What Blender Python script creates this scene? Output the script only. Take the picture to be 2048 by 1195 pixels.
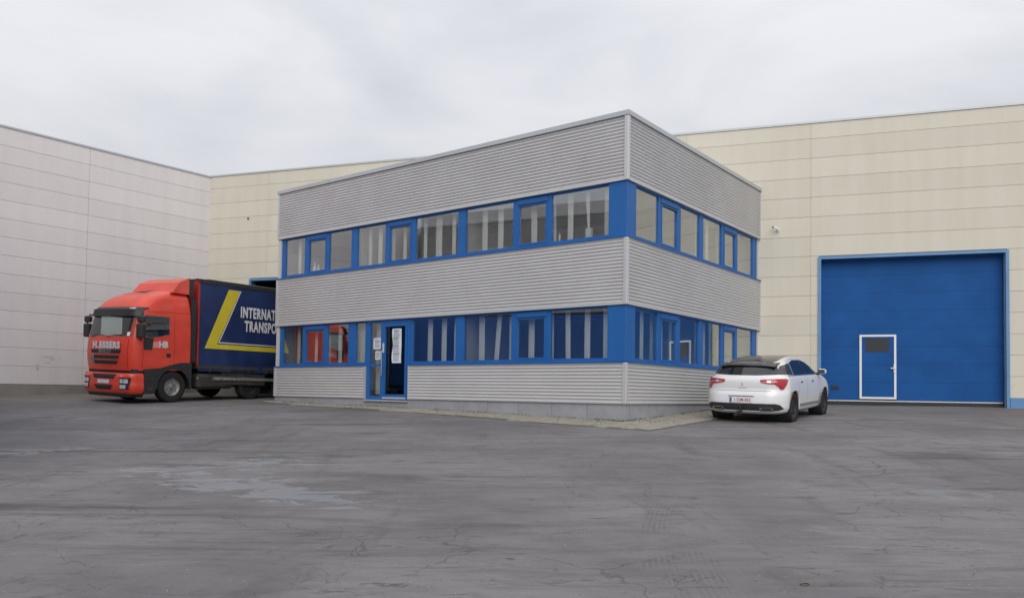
import bpy, bmesh, math, random
import numpy as np
from mathutils import Vector, Matrix
from mathutils.bvhtree import BVHTree
random.seed(7)
for o in list(bpy.data.objects): bpy.data.objects.remove(o)
SC = bpy.context.scene
COL = SC.collection
R = math.radians
Z0 = 0.55                                   # eye height above the paving at the office corner

# ------------------------------------------------------------------ camera
F_PX, P_Y, PITCH, ROLL = 1584.4, 727.5, 0.0374, 0.0153
cam = bpy.data.objects.new('camera', bpy.data.cameras.new('camera'))
COL.objects.link(cam); SC.camera = cam
cam.data.sensor_fit = 'HORIZONTAL'; cam.data.sensor_width = 36.0
cam.data.lens = F_PX / 2048 * 36.0
cam.data.shift_y = (P_Y - 597.5) / 2048
cam.data.clip_end = 2000
SC.cycles.max_bounces = 6; SC.cycles.diffuse_bounces = 3; SC.cycles.glossy_bounces = 3; SC.cycles.transparent_max_bounces = 8
_cp, _sp, _cr, _sr = math.cos(PITCH), math.sin(PITCH), math.cos(ROLL), math.sin(ROLL)
_r, _u, _f = Vector((1, 0, 0)), Vector((0, -_sp, _cp)), Vector((0, _cp, _sp))
_r2, _u2 = _r * _cr + _u * _sr, -_r * _sr + _u * _cr
_m = Matrix((_r2, _u2, -_f)).transposed().to_4x4(); _m.translation = (0, 0, Z0)
cam.matrix_world = _m

# ------------------------------------------------------------------ sky and sun (overcast)
SUN_EL, SUN_AZ = R(33), R(179)              # azimuth measured clockwise from +Y: behind the camera
wd = bpy.data.worlds.new('World'); SC.world = wd; wd.use_nodes = True
nt = wd.node_tree; N = nt.nodes; L = nt.links
for n in list(N): N.remove(n)
out = N.new('ShaderNodeOutputWorld'); bg = N.new('ShaderNodeBackground')
sky = N.new('ShaderNodeTexSky'); sky.sky_type = 'NISHITA'; sky.sun_disc = False
sky.sun_elevation = SUN_EL; sky.sun_rotation = SUN_AZ
tc = N.new('ShaderNodeTexCoord')
mp = N.new('ShaderNodeMapping'); mp.inputs['Scale'].default_value = (1.0, 1.0, 2.6)
L.new(tc.outputs['Generated'], mp.inputs['Vector'])
nz = N.new('ShaderNodeTexNoise'); nz.inputs['Scale'].default_value = 2.6; nz.inputs['Detail'].default_value = 5
nz.inputs['Roughness'].default_value = 0.5; nz.inputs['Distortion'].default_value = 0.35
L.new(mp.outputs['Vector'], nz.inputs['Vector'])
cr = N.new('ShaderNodeValToRGB')
cr.color_ramp.elements[0].position = 0.36; cr.color_ramp.elements[0].color = (0.575, 0.588, 0.635, 1)
cr.color_ramp.elements[1].position = 0.62; cr.color_ramp.elements[1].color = (0.725, 0.732, 0.765, 1)
L.new(nz.outputs['Fac'], cr.inputs['Fac'])
# overcast luminance: brighter towards the zenith (CIE overcast sky)
sx = N.new('ShaderNodeSeparateXYZ'); L.new(tc.outputs['Generated'], sx.inputs[0])
zr = N.new('ShaderNodeMapRange'); zr.inputs['From Min'].default_value = 0.0; zr.inputs['From Max'].default_value = 1.0
zr.inputs['To Min'].default_value = 0.92; zr.inputs['To Max'].default_value = 1.65
L.new(sx.outputs['Z'], zr.inputs['Value'])
ml = N.new('ShaderNodeVectorMath'); ml.operation = 'SCALE'
L.new(cr.outputs['Color'], ml.inputs[0]); L.new(zr.outputs['Result'], ml.inputs['Scale'])
sk = N.new('ShaderNodeVectorMath'); sk.operation = 'SCALE'; sk.inputs['Scale'].default_value = 0.08
L.new(sky.outputs['Color'], sk.inputs[0])
mx = N.new('ShaderNodeMix'); mx.data_type = 'RGBA'; mx.inputs['Factor'].default_value = 0.95
L.new(sk.outputs['Vector'], mx.inputs['A']); L.new(ml.outputs['Vector'], mx.inputs['B'])
L.new(mx.outputs['Result'], bg.inputs['Color']); bg.inputs['Strength'].default_value = 1.0
L.new(bg.outputs['Background'], out.inputs['Surface'])
sun = bpy.data.objects.new('sun', bpy.data.lights.new('sun', 'SUN')); COL.objects.link(sun)
sun.data.energy = 1.45; sun.data.angle = R(50); sun.data.color = (1.0, 0.965, 0.92)
_d = Vector((math.sin(SUN_AZ) * math.cos(SUN_EL), math.cos(SUN_AZ) * math.cos(SUN_EL), math.sin(SUN_EL)))
sun.rotation_euler = _d.to_track_quat('Z', 'Y').to_euler()
vs = SC.view_settings
vs.view_transform = 'Standard'; vs.look = 'None'; vs.exposure = 0.0; vs.gamma = 1.0; vs.use_curve_mapping = False

# ------------------------------------------------------------------ materials
MATS = {}
def mat(name, col=(0.5, 0.5, 0.5), rough=0.6, metal=0.0, var=0.0, scale=3.0, spec=0.5, coat=0.0, bump=0.0, bscale=40.0, tint=None, emit=None):
    """principled material with soft noise mottling of its colour"""
    if name in MATS: return MATS[name]
    m = bpy.data.materials.new(name); m.use_nodes = True
    nt = m.node_tree; b = nt.nodes['Principled BSDF']
    b.inputs['Base Color'].default_value = (*col, 1); b.inputs['Roughness'].default_value = rough
    b.inputs['Metallic'].default_value = metal; b.inputs['Specular IOR Level'].default_value = spec
    b.inputs['Coat Weight'].default_value = coat; b.inputs['Coat Roughness'].default_value = 0.08
    if var > 0:
        g = nt.nodes.new('ShaderNodeNewGeometry')
        n = nt.nodes.new('ShaderNodeTexNoise'); n.inputs['Scale'].default_value = scale
        n.inputs['Detail'].default_value = 7; n.inputs['Roughness'].default_value = 0.62
        nt.links.new(g.outputs['Position'], n.inputs['Vector'])
        r = nt.nodes.new('ShaderNodeValToRGB')
        t = tint or tuple(c * (1 - var) for c in col)
        r.color_ramp.elements[0].position = 0.30; r.color_ramp.elements[0].color = (*t, 1)
        r.color_ramp.elements[1].position = 0.66; r.color_ramp.elements[1].color = (*[min(1, c * (1 + var * 0.35)) for c in col], 1)
        nt.links.new(n.outputs['Fac'], r.inputs['Fac'])
        nt.links.new(r.outputs['Color'], b.inputs['Base Color'])
    if bump > 0:
        g2 = nt.nodes.new('ShaderNodeNewGeometry')
        n2 = nt.nodes.new('ShaderNodeTexNoise'); n2.inputs['Scale'].default_value = bscale; n2.inputs['Detail'].default_value = 4
        nt.links.new(g2.outputs['Position'], n2.inputs['Vector'])
        bp = nt.nodes.new('ShaderNodeBump'); bp.inputs['Strength'].default_value = bump; bp.inputs['Distance'].default_value = 0.02
        nt.links.new(n2.outputs['Fac'], bp.inputs['Height']); nt.links.new(bp.outputs['Normal'], b.inputs['Normal'])
    MATS[name] = m
    return m

def panel_mat(name, col, streak, sc=1.0):
    """coated sandwich panel: vertical rain streaks and a slight shade per panel"""
    m = bpy.data.materials.new(name); m.use_nodes = True
    nt = m.node_tree; b = nt.nodes['Principled BSDF']; b.inputs['Roughness'].default_value = 0.55
    g = nt.nodes.new('ShaderNodeNewGeometry'); oi = nt.nodes.new('ShaderNodeObjectInfo')
    mp = nt.nodes.new('ShaderNodeMapping'); mp.inputs['Scale'].default_value = (2.2, 2.2, 0.22)
    nt.links.new(g.outputs['Position'], mp.inputs['Vector'])
    n = nt.nodes.new('ShaderNodeTexNoise'); n.inputs['Scale'].default_value = 1.4 * sc; n.inputs['Detail'].default_value = 8; n.inputs['Roughness'].default_value = 0.65
    nt.links.new(mp.outputs['Vector'], n.inputs['Vector'])
    r = nt.nodes.new('ShaderNodeValToRGB')
    r.color_ramp.elements[0].position = 0.28; r.color_ramp.elements[0].color = (*streak, 1)
    r.color_ramp.elements[1].position = 0.60; r.color_ramp.elements[1].color = (*col, 1)
    nt.links.new(n.outputs['Fac'], r.inputs['Fac'])
    mr = nt.nodes.new('ShaderNodeMapRange'); mr.inputs['To Min'].default_value = 0.955; mr.inputs['To Max'].default_value = 1.03
    nt.links.new(oi.outputs['Random'], mr.inputs['Value'])
    vm = nt.nodes.new('ShaderNodeVectorMath'); vm.operation = 'SCALE'
    nt.links.new(r.outputs['Color'], vm.inputs[0]); nt.links.new(mr.outputs['Result'], vm.inputs['Scale'])
    nt.links.new(vm.outputs['Vector'], b.inputs['Base Color'])
    MATS[name] = m
    return m

def add_stains(name, top, col):
    nt = MATS[name].node_tree; b = nt.nodes['Principled BSDF']; src = b.inputs['Base Color'].links[0].from_socket
    g = nt.nodes.new('ShaderNodeNewGeometry'); n = nt.nodes.new('ShaderNodeTexNoise'); n.inputs['Scale'].default_value = 2.1; n.inputs['Detail'].default_value = 5
    nt.links.new(g.outputs['Position'], n.inputs['Vector'])
    a = nt.nodes.new('ShaderNodeMapRange'); a.interpolation_type = 'SMOOTHSTEP'; a.inputs['From Min'].default_value = 0.60; a.inputs['From Max'].default_value = 0.74; nt.links.new(n.outputs['Fac'], a.inputs['Value'])
    sp = nt.nodes.new('ShaderNodeSeparateXYZ'); nt.links.new(g.outputs['Position'], sp.inputs[0])
    z = nt.nodes.new('ShaderNodeMapRange'); z.inputs['From Min'].default_value = top; z.inputs['From Max'].default_value = top * 0.7; nt.links.new(sp.outputs['Z'], z.inputs['Value'])
    m = nt.nodes.new('ShaderNodeMath'); m.operation = 'MULTIPLY'; nt.links.new(a.outputs[0], m.inputs[0]); nt.links.new(z.outputs[0], m.inputs[1])
    x = nt.nodes.new('ShaderNodeMix'); x.data_type = 'RGBA'; nt.links.new(m.outputs[0], x.inputs['Factor']); nt.links.new(src, x.inputs['A']); x.inputs['B'].default_value = (*col, 1)
    nt.links.new(x.outputs['Result'], b.inputs['Base Color'])

def glass_mat(name, tint, base, power=4.0, rough=0.01):
    """coated double glazing: part mirror (Schlick), part see-through"""
    m = bpy.data.materials.new(name); m.use_nodes = True
    nt = m.node_tree
    for n in list(nt.nodes): nt.nodes.remove(n)
    o = nt.nodes.new('ShaderNodeOutputMaterial')
    lw = nt.nodes.new('ShaderNodeLayerWeight'); lw.inputs['Blend'].default_value = 0.5
    pw = nt.nodes.new('ShaderNodeMath'); pw.operation = 'POWER'; pw.inputs[1].default_value = power
    nt.links.new(lw.outputs['Facing'], pw.inputs[0])
    mr = nt.nodes.new('ShaderNodeMapRange'); mr.inputs['To Min'].default_value = base; mr.inputs['To Max'].default_value = 1.0
    nt.links.new(pw.outputs[0], mr.inputs['Value'])
    t = nt.nodes.new('ShaderNodeBsdfTransparent'); t.inputs['Color'].default_value = (*tint, 1)
    g = nt.nodes.new('ShaderNodeBsdfGlossy'); g.inputs['Roughness'].default_value = rough; g.inputs['Color'].default_value = (0.92, 0.94, 0.96, 1)
    x = nt.nodes.new('ShaderNodeMixShader')
    nt.links.new(mr.outputs['Result'], x.inputs['Fac']); nt.links.new(t.outputs[0], x.inputs[1]); nt.links.new(g.outputs[0], x.inputs[2])
    nt.links.new(x.outputs[0], o.inputs['Surface'])
    MATS[name] = m
    return m

panel_mat('cream', (0.645, 0.61, 0.51), (0.605, 0.57, 0.465))
panel_mat('offwhite', (0.76, 0.72, 0.71), (0.71, 0.67, 0.66), 0.8)
add_stains('offwhite', 1.7, (0.33, 0.26, 0.24))
add_stains('cream', 1.4, (0.40, 0.36, 0.29))
mat('joint', (0.56, 0.53, 0.44), 0.8)
mat('joint_grey', (0.56, 0.53, 0.52), 0.8)
mat('silver', (0.64, 0.635, 0.635), 0.40, 0.30, 0.06, 0.9)
mat('silver_trim', (0.60, 0.60, 0.615), 0.42, 0.3, 0.05, 1.2)
mat('coping', (0.50, 0.525, 0.54), 0.45, 0.3, 0.06, 1.0)
mat('blue', (0.021, 0.128, 0.395), 0.45, 0.0, 0.10, 1.5, spec=0.3)
mat('blue_door', (0.013, 0.092, 0.305), 0.6, 0.0, 0.16, 1.2, spec=0.15)
mat('blue_trim', (0.12, 0.27, 0.50), 0.45, 0.0, 0.12, 2.0)
mat('concrete', (0.33, 0.335, 0.36), 0.85, 0.0, 0.16, 2.2, bump=0.15)
mat('concrete_base', (0.27, 0.26, 0.235), 0.9, 0.0, 0.3, 1.3, bump=0.2)
mat('paver', (0.315, 0.295, 0.245), 0.9, 0.0, 0.30, 6.0, bump=0.3)
mat('bedding', (0.16, 0.155, 0.11), 0.95, 0.0, 0.35, 9.0)
mat('dark', (0.02, 0.02, 0.021), 0.6)
mat('rubber', (0.018, 0.018, 0.019), 0.8, 0.0, 0.4, 14.0)
mat('plastic', (0.028, 0.028, 0.030), 0.5, 0.0, 0.3, 5.0)
mat('grime', (0.045, 0.043, 0.038), 0.8, 0.0, 0.4, 4.0)
mat('steel', (0.45, 0.45, 0.45), 0.4, 0.7, 0.3, 9.0)
mat('rim', (0.30, 0.29, 0.28), 0.55, 0.4, 0.5, 9.0)
mat('chrome', (0.75, 0.76, 0.78), 0.12, 1.0)
mat('white', (0.78, 0.78, 0.79), 0.5)
mat('slat', (0.88, 0.88, 0.82), 0.75, 0.0, 0.05, 2.0)
mat('inner_wall', (0.55, 0.54, 0.52), 0.85)
mat('inner_floor', (0.20, 0.20, 0.21), 0.7)
mat('hall_floor', (0.15, 0.15, 0.15), 0.7)
mat('red', (0.76, 0.062, 0.030), 0.36, 0.0, 0.18, 2.0, coat=0.35)
mat('red_dull', (0.42, 0.022, 0.016), 0.5, 0.0, 0.25, 3.0)
mat('tarp', (0.012, 0.030, 0.115), 0.42, 0.0, 0.35, 1.6, bump=0.12, bscale=3.0)
mat('tarp_bright', (0.03, 0.16, 0.56), 0.45, 0.0, 0.15, 1.2)
mat('yellow', (0.62, 0.50, 0.03), 0.5, 0.0, 0.10, 2.0)
mat('print', (0.66, 0.67, 0.70), 0.55, 0.0, 0.12, 4.0)
mat('carpaint', (0.80, 0.80, 0.81), 0.25, 0.0, 0.03, 1.0, coat=0.8)
mat('seam', (0.20, 0.20, 0.21), 0.6)
mat('darkglass', (0.012, 0.015, 0.017), 0.04, 0.0, spec=0.9)
mat('cabglass', (0.045, 0.07, 0.068), 0.05, 0.0, spec=0.9)
mat('roofglass', (0.045, 0.043, 0.04), 0.10, 0.0, spec=0.7)
mat('lamp_red', (0.42, 0.012, 0.02), 0.12, 0.0, 0.2, 20.0, coat=0.6)
mat('lamp_clear', (0.75, 0.75, 0.76), 0.12, 0.3, coat=0.6)
mat('lamp_pink', (0.78, 0.28, 0.28), 0.15, 0.0, coat=0.6)
mat('plate_blue', (0.05, 0.13, 0.36), 0.5)
mat('plate_ink', (0.36, 0.10, 0.10), 0.6)
mat('ink', (0.10, 0.10, 0.11), 0.8)
mat('paper', (0.74, 0.79, 0.84), 0.85)
mat('leaf', (0.16, 0.07, 0.03), 0.8)
mat('stone', (0.42, 0.40, 0.35), 0.9, 0.0, 0.3, 30.0)
mat('weed', (0.10, 0.13, 0.045), 0.85, 0.0, 0.5, 8.0)
mat('wood', (0.30, 0.22, 0.14), 0.7)
glass_mat('glass', (0.95, 0.97, 0.96), 0.22, 3.4)
glass_mat('cab_glass', (0.74, 0.84, 0.80), 0.12, 4.0)
mat('cab_trim', (0.06, 0.058, 0.055), 0.8)
glass_mat('glass_door', (0.16, 0.17, 0.19), 0.10, 4.0)

# ------------------------------------------------------------------ mesh helpers
class MB:
    def __init__(s): s.v = []; s.f = []
    def add(s, v, f):
        k = len(s.v); s.v += [tuple(p) for p in v]; s.f += [tuple(i + k for i in q) for q in f]; return s
    def box(s, x0, x1, y0, y1, z0, z1, fn=None):
        v = [(x, y, z) for z in (z0, z1) for y in (y0, y1) for x in (x0, x1)]
        if fn: v = [fn(*p) for p in v]
        return s.add(v, [(0, 2, 3, 1), (4, 5, 7, 6), (0, 1, 5, 4), (2, 6, 7, 3), (0, 4, 6, 2), (1, 3, 7, 5)])
    def cbox(s, x0, x1, y0, y1, z0, z1, c=0.01, fn=None):
        """box with chamfered edges"""
        X, Y, Zz = (x0, x1), (y0, y1), (z0, z1); v = []; idx = {}
        for i in (0, 1):
            for j in (0, 1):
                for k in (0, 1):
                    sx_, sy_, sz_ = (1 - 2 * i) * c, (1 - 2 * j) * c, (1 - 2 * k) * c
                    for a in range(3):
                        p = [X[i] + sx_, Y[j] + sy_, Zz[k] + sz_]; p[a] = (X[i], Y[j], Zz[k])[a]
                        idx[i, j, k, a] = len(v); v.append(tuple(p))
        f = []
        for i in (0, 1):
            f.append([idx[i, 0, 0, 0], idx[i, 1, 0, 0], idx[i, 1, 1, 0], idx[i, 0, 1, 0]])
            f.append([idx[0, i, 0, 1], idx[1, i, 0, 1], idx[1, i, 1, 1], idx[0, i, 1, 1]])
            f.append([idx[0, 0, i, 2], idx[1, 0, i, 2], idx[1, 1, i, 2], idx[0, 1, i, 2]])
        for i in (0, 1):
            for j in (0, 1):
                f.append([idx[i, j, 0, 0], idx[i, j, 1, 0], idx[i, j, 1, 1], idx[i, j, 0, 1]])
                f.append([idx[i, 0, j, 0], idx[i, 1, j, 0], idx[i, 1, j, 2], idx[i, 0, j, 2]])
                f.append([idx[0, i, j, 1], idx[1, i, j, 1], idx[1, i, j, 2], idx[0, i, j, 2]])
                for k in (0, 1): f.append([idx[i, j, k, 0], idx[i, j, k, 1], idx[i, j, k, 2]])
        if fn: v = [fn(*p) for p in v]
        return s.add(v, f)
    def cyl(s, p0, p1, r0, r1=None, n=16, cap=True):
        r1 = r0 if r1 is None else r1
        p0, p1 = Vector(p0), Vector(p1); d = (p1 - p0).normalized()
        a = d.orthogonal().normalized(); b = d.cross(a)
        v = []
        for p, r in ((p0, r0), (p1, r1)):
            for i in range(n):
                t = 2 * math.pi * i / n; v.append(p + (a * math.cos(t) + b * math.sin(t)) * r)
        f = [(i, (i + 1) % n, n + (i + 1) % n, n + i) for i in range(n)]
        if cap: f += [tuple(range(n))[::-1], tuple(range(n, 2 * n))]
        return s.add(v, f)
    def tube(s, pts, r, n=8):
        for a, b in zip(pts, pts[1:]): s.cyl(a, b, r, n=n)
        return s
    def prism(s, poly, fn, a, b):
        """poly (p,q) extruded between a and b through fn(p,q,w)"""
        n = len(poly); v = [fn(p, q, a) for p, q in poly] + [fn(p, q, b) for p, q in poly]
        f = [(i, (i + 1) % n, n + (i + 1) % n, n + i) for i in range(n)] + [tuple(range(n))[::-1], tuple(range(n, 2 * n))]
        return s.add(v, f)
    def lathe(s, prof, c, n=28):
        """profile (radius, y) turned about the y axis through c"""
        m = len(prof); v = []
        for i in range(n):
            t = 2 * math.pi * i / n
            for r, y in prof: v.append((c[0] + r * math.cos(t), c[1] + y, c[2] + r * math.sin(t)))
        f = [(i * m + j, ((i + 1) % n) * m + j, ((i + 1) % n) * m + j + 1, i * m + j + 1) for i in range(n) for j in range(m - 1)]
        return s.add(v, f)
    def grid(s, P):
        """P[i][j] points -> quads"""
        m, n = len(P), len(P[0]); v = [p for row in P for p in row]
        f = [(i * n + j, (i + 1) * n + j, (i + 1) * n + j + 1, i * n + j + 1) for i in range(m - 1) for j in range(n - 1)]
        return s.add(v, f)
    def mesh(s, name, material=None, smooth=False, angle=40):
        me = bpy.data.meshes.new(name); me.from_pydata(s.v, [], s.f)
        bm = bmesh.new(); bm.from_mesh(me); bmesh.ops.recalc_face_normals(bm, faces=bm.faces)
        if smooth:
            for f in bm.faces: f.smooth = True
            for e in bm.edges:
                if len(e.link_faces) == 2 and e.calc_face_angle(0) > R(angle): e.smooth = False
        bm.to_mesh(me); bm.free()
        if material: me.materials.append(MATS[material])
        return me
    def build(s, name, material, parent=None, smooth=False, angle=40):
        return link(name, s.mesh(name, material, smooth, angle), parent)

def link(name, me, parent=None):
    o = bpy.data.objects.new(name, me); COL.objects.link(o)
    if parent: o.parent = parent
    return o
def tag(o, label=None, cat=None, group=None, kind=None):
    for k, v in (('label', label), ('category', cat), ('group', group), ('kind', kind)):
        if v: o[k] = v
    return o
def empty(name, mtx=None):
    o = bpy.data.objects.new(name, None); COL.objects.link(o); o.empty_display_size = 0.3
    if mtx is not None: o.matrix_world = mtx
    return o
def frame(loc, xdir, zdir=(0, 0, 1)):
    x = Vector(xdir).normalized(); z = Vector(zdir); y = z.cross(x).normalized(); z = x.cross(y).normalized()
    m = Matrix((x, y, z)).transposed().to_4x4(); m.translation = loc
    return m
def text_mesh(name, txt, size, material, mtx, parent, sx=1.0, bold=0.0, depth=0.003, align='CENTER', space=1.0):
    cu = bpy.data.curves.new('t', 'FONT'); cu.body = txt; cu.size = size; cu.align_x = align; cu.align_y = 'CENTER'
    cu.offset = bold; cu.space_character = space; cu.extrude = depth; cu.resolution_u = 3
    t = bpy.data.objects.new('t', cu); COL.objects.link(t)
    bpy.context.view_layer.update()
    me = bpy.data.meshes.new_from_object(t.evaluated_get(bpy.context.evaluated_depsgraph_get()))
    bpy.data.objects.remove(t); bpy.data.curves.remove(cu)
    me.transform(mtx @ Matrix.Diagonal((sx, 1, 1, 1)))
    me.materials.clear(); me.materials.append(MATS[material])
    return link(name, me, parent)
def herm(xs, ys, x):
    xs = np.array(xs, float); ys = np.array(ys, float)
    m = np.gradient(ys, xs); i = int(np.clip(np.searchsorted(xs, x) - 1, 0, len(xs) - 2))
    h = xs[i + 1] - xs[i]; t = min(max((x - xs[i]) / h, 0), 1)
    return float((2*t**3 - 3*t**2 + 1) * ys[i] + (t**3 - 2*t**2 + t) * h * m[i] + (-2*t**3 + 3*t**2) * ys[i+1] + (t**3 - t**2) * h * m[i+1])
def patch(name, bvh, poly, view, material, parent, off=0.006, step=0.06, smooth=True):
    """a panel, pane or lamp that follows the body's surface: outline cast onto it along an axis"""
    bm = bmesh.new(); vs_ = [bm.verts.new((a, b, 0)) for a, b in poly]; bm.faces.new(vs_)
    for ax in (0, 1):
        lo, hi = min(p[ax] for p in poly), max(p[ax] for p in poly)
        k = int((hi - lo) / step)
        for i in range(1, k + 1):
            co = [0, 0, 0]; co[ax] = lo + (hi - lo) * i / (k + 1); no = [0, 0, 0]; no[ax] = 1
            bmesh.ops.bisect_plane(bm, geom=bm.verts[:] + bm.edges[:] + bm.faces[:], plane_co=co, plane_no=no)
    bmesh.ops.triangulate(bm, faces=bm.faces[:])
    kill = []
    for v in bm.verts:
        a, b = v.co.x, v.co.y
        if view == 'rear': o, d = Vector((-3, a, b)), Vector((1, 0, 0))
        elif view == 'front': o, d = Vector((9, a, b)), Vector((-1, 0, 0))
        elif view == 'left': o, d = Vector((a, 4, b)), Vector((0, -1, 0))
        elif view == 'right': o, d = Vector((a, -4, b)), Vector((0, 1, 0))
        else: o, d = Vector((a, b, 9)), Vector((0, 0, -1))
        h, n, _, _ = bvh.ray_cast(o, d)
        if h is None: kill.append(v); continue
        if n.dot(d) > 0: n = -n
        v.co = h + n * off
    if kill: bmesh.ops.delete(bm, geom=kill, context='VERTS')
    for f in bm.faces: f.smooth = smooth
    me = bpy.data.meshes.new(name); bm.to_mesh(me); bm.free(); me.materials.append(MATS[material])
    return link(name, me, parent)

# ------------------------------------------------------------------ the lie of the ground
GP = np.array([(2.4, 16.8, -.547), (.89, 17.97, -.532), (.147, 18.54, -.497), (-1.33, 19.68, -.445), (-2.64, 20.7, -.434), (-7.25, 24.2, -.374),
               (5.15, 20.37, -.335), (6.05, 17, -.49), (7.56, 19.2, -.37), (8.96, 22.39, -0.149), (13.07, 21.02, -0.107), (-15.51, 24.04, -0.180),
               (-13.89, 26.05, -0.201), (-9.96, 23.12, -0.344), (-9.14, 25.59, -0.329), (0, 0, -1.54)])
GPL = (-1.54, 0.01, 0.05)
_res = GP[:, 2] - (GPL[0] + GPL[1] * GP[:, 0] + GPL[2] * GP[:, 1])
def gz(x, y):
    """height of the yard at x, y"""
    w = np.exp(-((GP[:, 0] - x) ** 2 + (GP[:, 1] - y) ** 2) / (2 * 2.2 ** 2))
    xx = min(max(x, -30), 30); yy = min(max(y, -8), 33)
    return float(GPL[0] + GPL[1] * xx + GPL[2] * yy + (w * _res).sum() / (w.sum() + 0.35)) + Z0
def gframe(loc, d):
    """frame standing on the yard at loc, x axis along d"""
    d = Vector((d[0], d[1], 0)).normalized(); l = Vector((-d.y, d.x, 0)); e = 1.0
    a = gz(loc[0] + d.x * e, loc[1] + d.y * e) - gz(loc[0] - d.x * e, loc[1] - d.y * e)
    b = gz(loc[0] + l.x * e, loc[1] + l.y * e) - gz(loc[0] - l.x * e, loc[1] - l.y * e)
    x = Vector((d.x, d.y, a / 2)).normalized(); y = Vector((l.x, l.y, b / 2)).normalized()
    return frame((loc[0], loc[1], gz(*loc)), x, x.cross(y))

def ground_material():
    m = bpy.data.materials.new('asphalt'); m.use_nodes = True; nt = m.node_tree; N = nt.nodes; L = nt.links
    b = N['Principled BSDF']; b.inputs['Specular IOR Level'].default_value = 0.35
    g = N.new('ShaderNodeNewGeometry'); P = g.outputs['Position']
    def noise(scale, detail=6, rough=0.6, dist=0.0, mapscale=None, rot=0.0):
        src = P
        if mapscale:
            mp = N.new('ShaderNodeMapping'); mp.inputs['Scale'].default_value = mapscale; mp.inputs['Rotation'].default_value = (0, 0, rot)
            L.new(P, mp.inputs['Vector']); src = mp.outputs['Vector']
        n = N.new('ShaderNodeTexNoise'); n.inputs['Scale'].default_value = scale; n.inputs['Detail'].default_value = detail
        n.inputs['Roughness'].default_value = rough; n.inputs['Distortion'].default_value = dist
        L.new(src, n.inputs['Vector']); return n.outputs['Fac']
    def mr(v, a, b_, c=0.0, d=1.0, smooth=True):
        n = N.new('ShaderNodeMapRange'); n.interpolation_type = 'SMOOTHSTEP' if smooth else 'LINEAR'
        n.inputs['From Min'].default_value = a; n.inputs['From Max'].default_value = b_
        n.inputs['To Min'].default_value = c; n.inputs['To Max'].default_value = d
        L.new(v, n.inputs['Value']); return n.outputs['Result']
    def ma(op, a, b_=None, c=None):
        n = N.new('ShaderNodeMath'); n.operation = op
        for i, x in enumerate((a, b_, c)):
            if x is None: continue
            if isinstance(x, (int, float)): n.inputs[i].default_value = x
            else: L.new(x, n.inputs[i])
        return n.outputs[0]
    def mixc(f, a, b_):
        n = N.new('ShaderNodeMix'); n.data_type = 'RGBA'
        if isinstance(f, float): n.inputs['Factor'].default_value = f
        else: L.new(f, n.inputs['Factor'])
        for k, x in (('A', a), ('B', b_)):
            if isinstance(x, tuple): n.inputs[k].default_value = (*x, 1)
            else: L.new(x, n.inputs[k])
        return n.outputs['Result']
    sp = N.new('ShaderNodeSeparateXYZ'); L.new(P, sp.inputs[0]); X, Y = sp.outputs['X'], sp.outputs['Y']
    base = mixc(mr(noise(0.35, 7, 0.6), 0.35, 0.65), (0.143, 0.137, 0.142), (0.214, 0.205, 0.208))
    base = mixc(ma('MULTIPLY', mr(noise(1.7, 6, 0.65, 0.6), 0.42, 0.72), 0.40), base, (0.205, 0.193, 0.186))
    # oily and rubbed dark drag marks following the lorries' turning path
    s1 = mr(noise(1.0, 6, 0.62, 0.8, (0.16, 1.15, 1), 0.35), 0.54, 0.70)
    s2 = mr(noise(1.3, 6, 0.62, 0.5, (1.2, 0.20, 1), 0.30), 0.56, 0.74)
    base = mixc(ma('MULTIPLY', s1, 0.80), base, (0.068, 0.066, 0.070))
    base = mixc(ma('MULTIPLY', s2, 0.50), base, (0.075, 0.071, 0.074))
    s3 = mr(noise(2.6, 5, 0.72, 1.4, (0.35, 1.4, 1), 0.1), 0.595, 0.68)
    base = mixc(ma('MULTIPLY', s3, 0.75), base, (0.060, 0.056, 0.058))
    s4 = mr(noise(3.2, 6, 0.7, 0.9, (0.30, 1.0, 1), -0.25), 0.42, 0.66)
    base = mixc(ma('MULTIPLY', s4, 0.38), base, (0.088, 0.083, 0.084))
    s5 = mr(noise(5.0, 6, 0.72, 0.5, (0.45, 1.0, 1), 0.4), 0.52, 0.70)
    base = mixc(ma('MULTIPLY', s5, 0.35), base, (0.215, 0.202, 0.194))
    s6 = ma('MULTIPLY', mr(noise(7.5, 6, 0.72, 0.6, (0.35, 1.0, 1), 0.75), 0.57, 0.68), mr(noise(0.7, 4), 0.42, 0.60))
    base = mixc(ma('MULTIPLY', s6, 0.62), base, (0.056, 0.053, 0.056))
    s7 = ma('MULTIPLY', mr(noise(6.0, 6, 0.72, 0.6, (1.0, 0.4, 1), 0.5), 0.58, 0.69), mr(noise(0.6, 4, 0.6, 0.0, (1.1, 1, 1), 1.0), 0.45, 0.62))
    base = mixc(ma('MULTIPLY', s7, 0.50), base, (0.062, 0.058, 0.060))
    # dusty brownish border along the walls
    base = mixc(ma('MULTIPLY', mr(noise(0.9, 6, 0.7), 0.45, 0.7), mr(ma('SUBTRACT', Y, ma('MULTIPLY', X, -0.34)), 19.3, 23.2)), base, (0.20, 0.165, 0.135))
    dl = ma('SUBTRACT', ma('MULTIPLY', ma('ADD', X, 11.37), 0.79), ma('MULTIPLY', ma('ADD', Y, -29.36), 0.613))
    base = mixc(ma('MULTIPLY', mr(noise(0.8, 6, 0.7), 0.35, 0.6), mr(dl, 4.5, 1.5)), base, (0.19, 0.165, 0.135))
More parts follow.
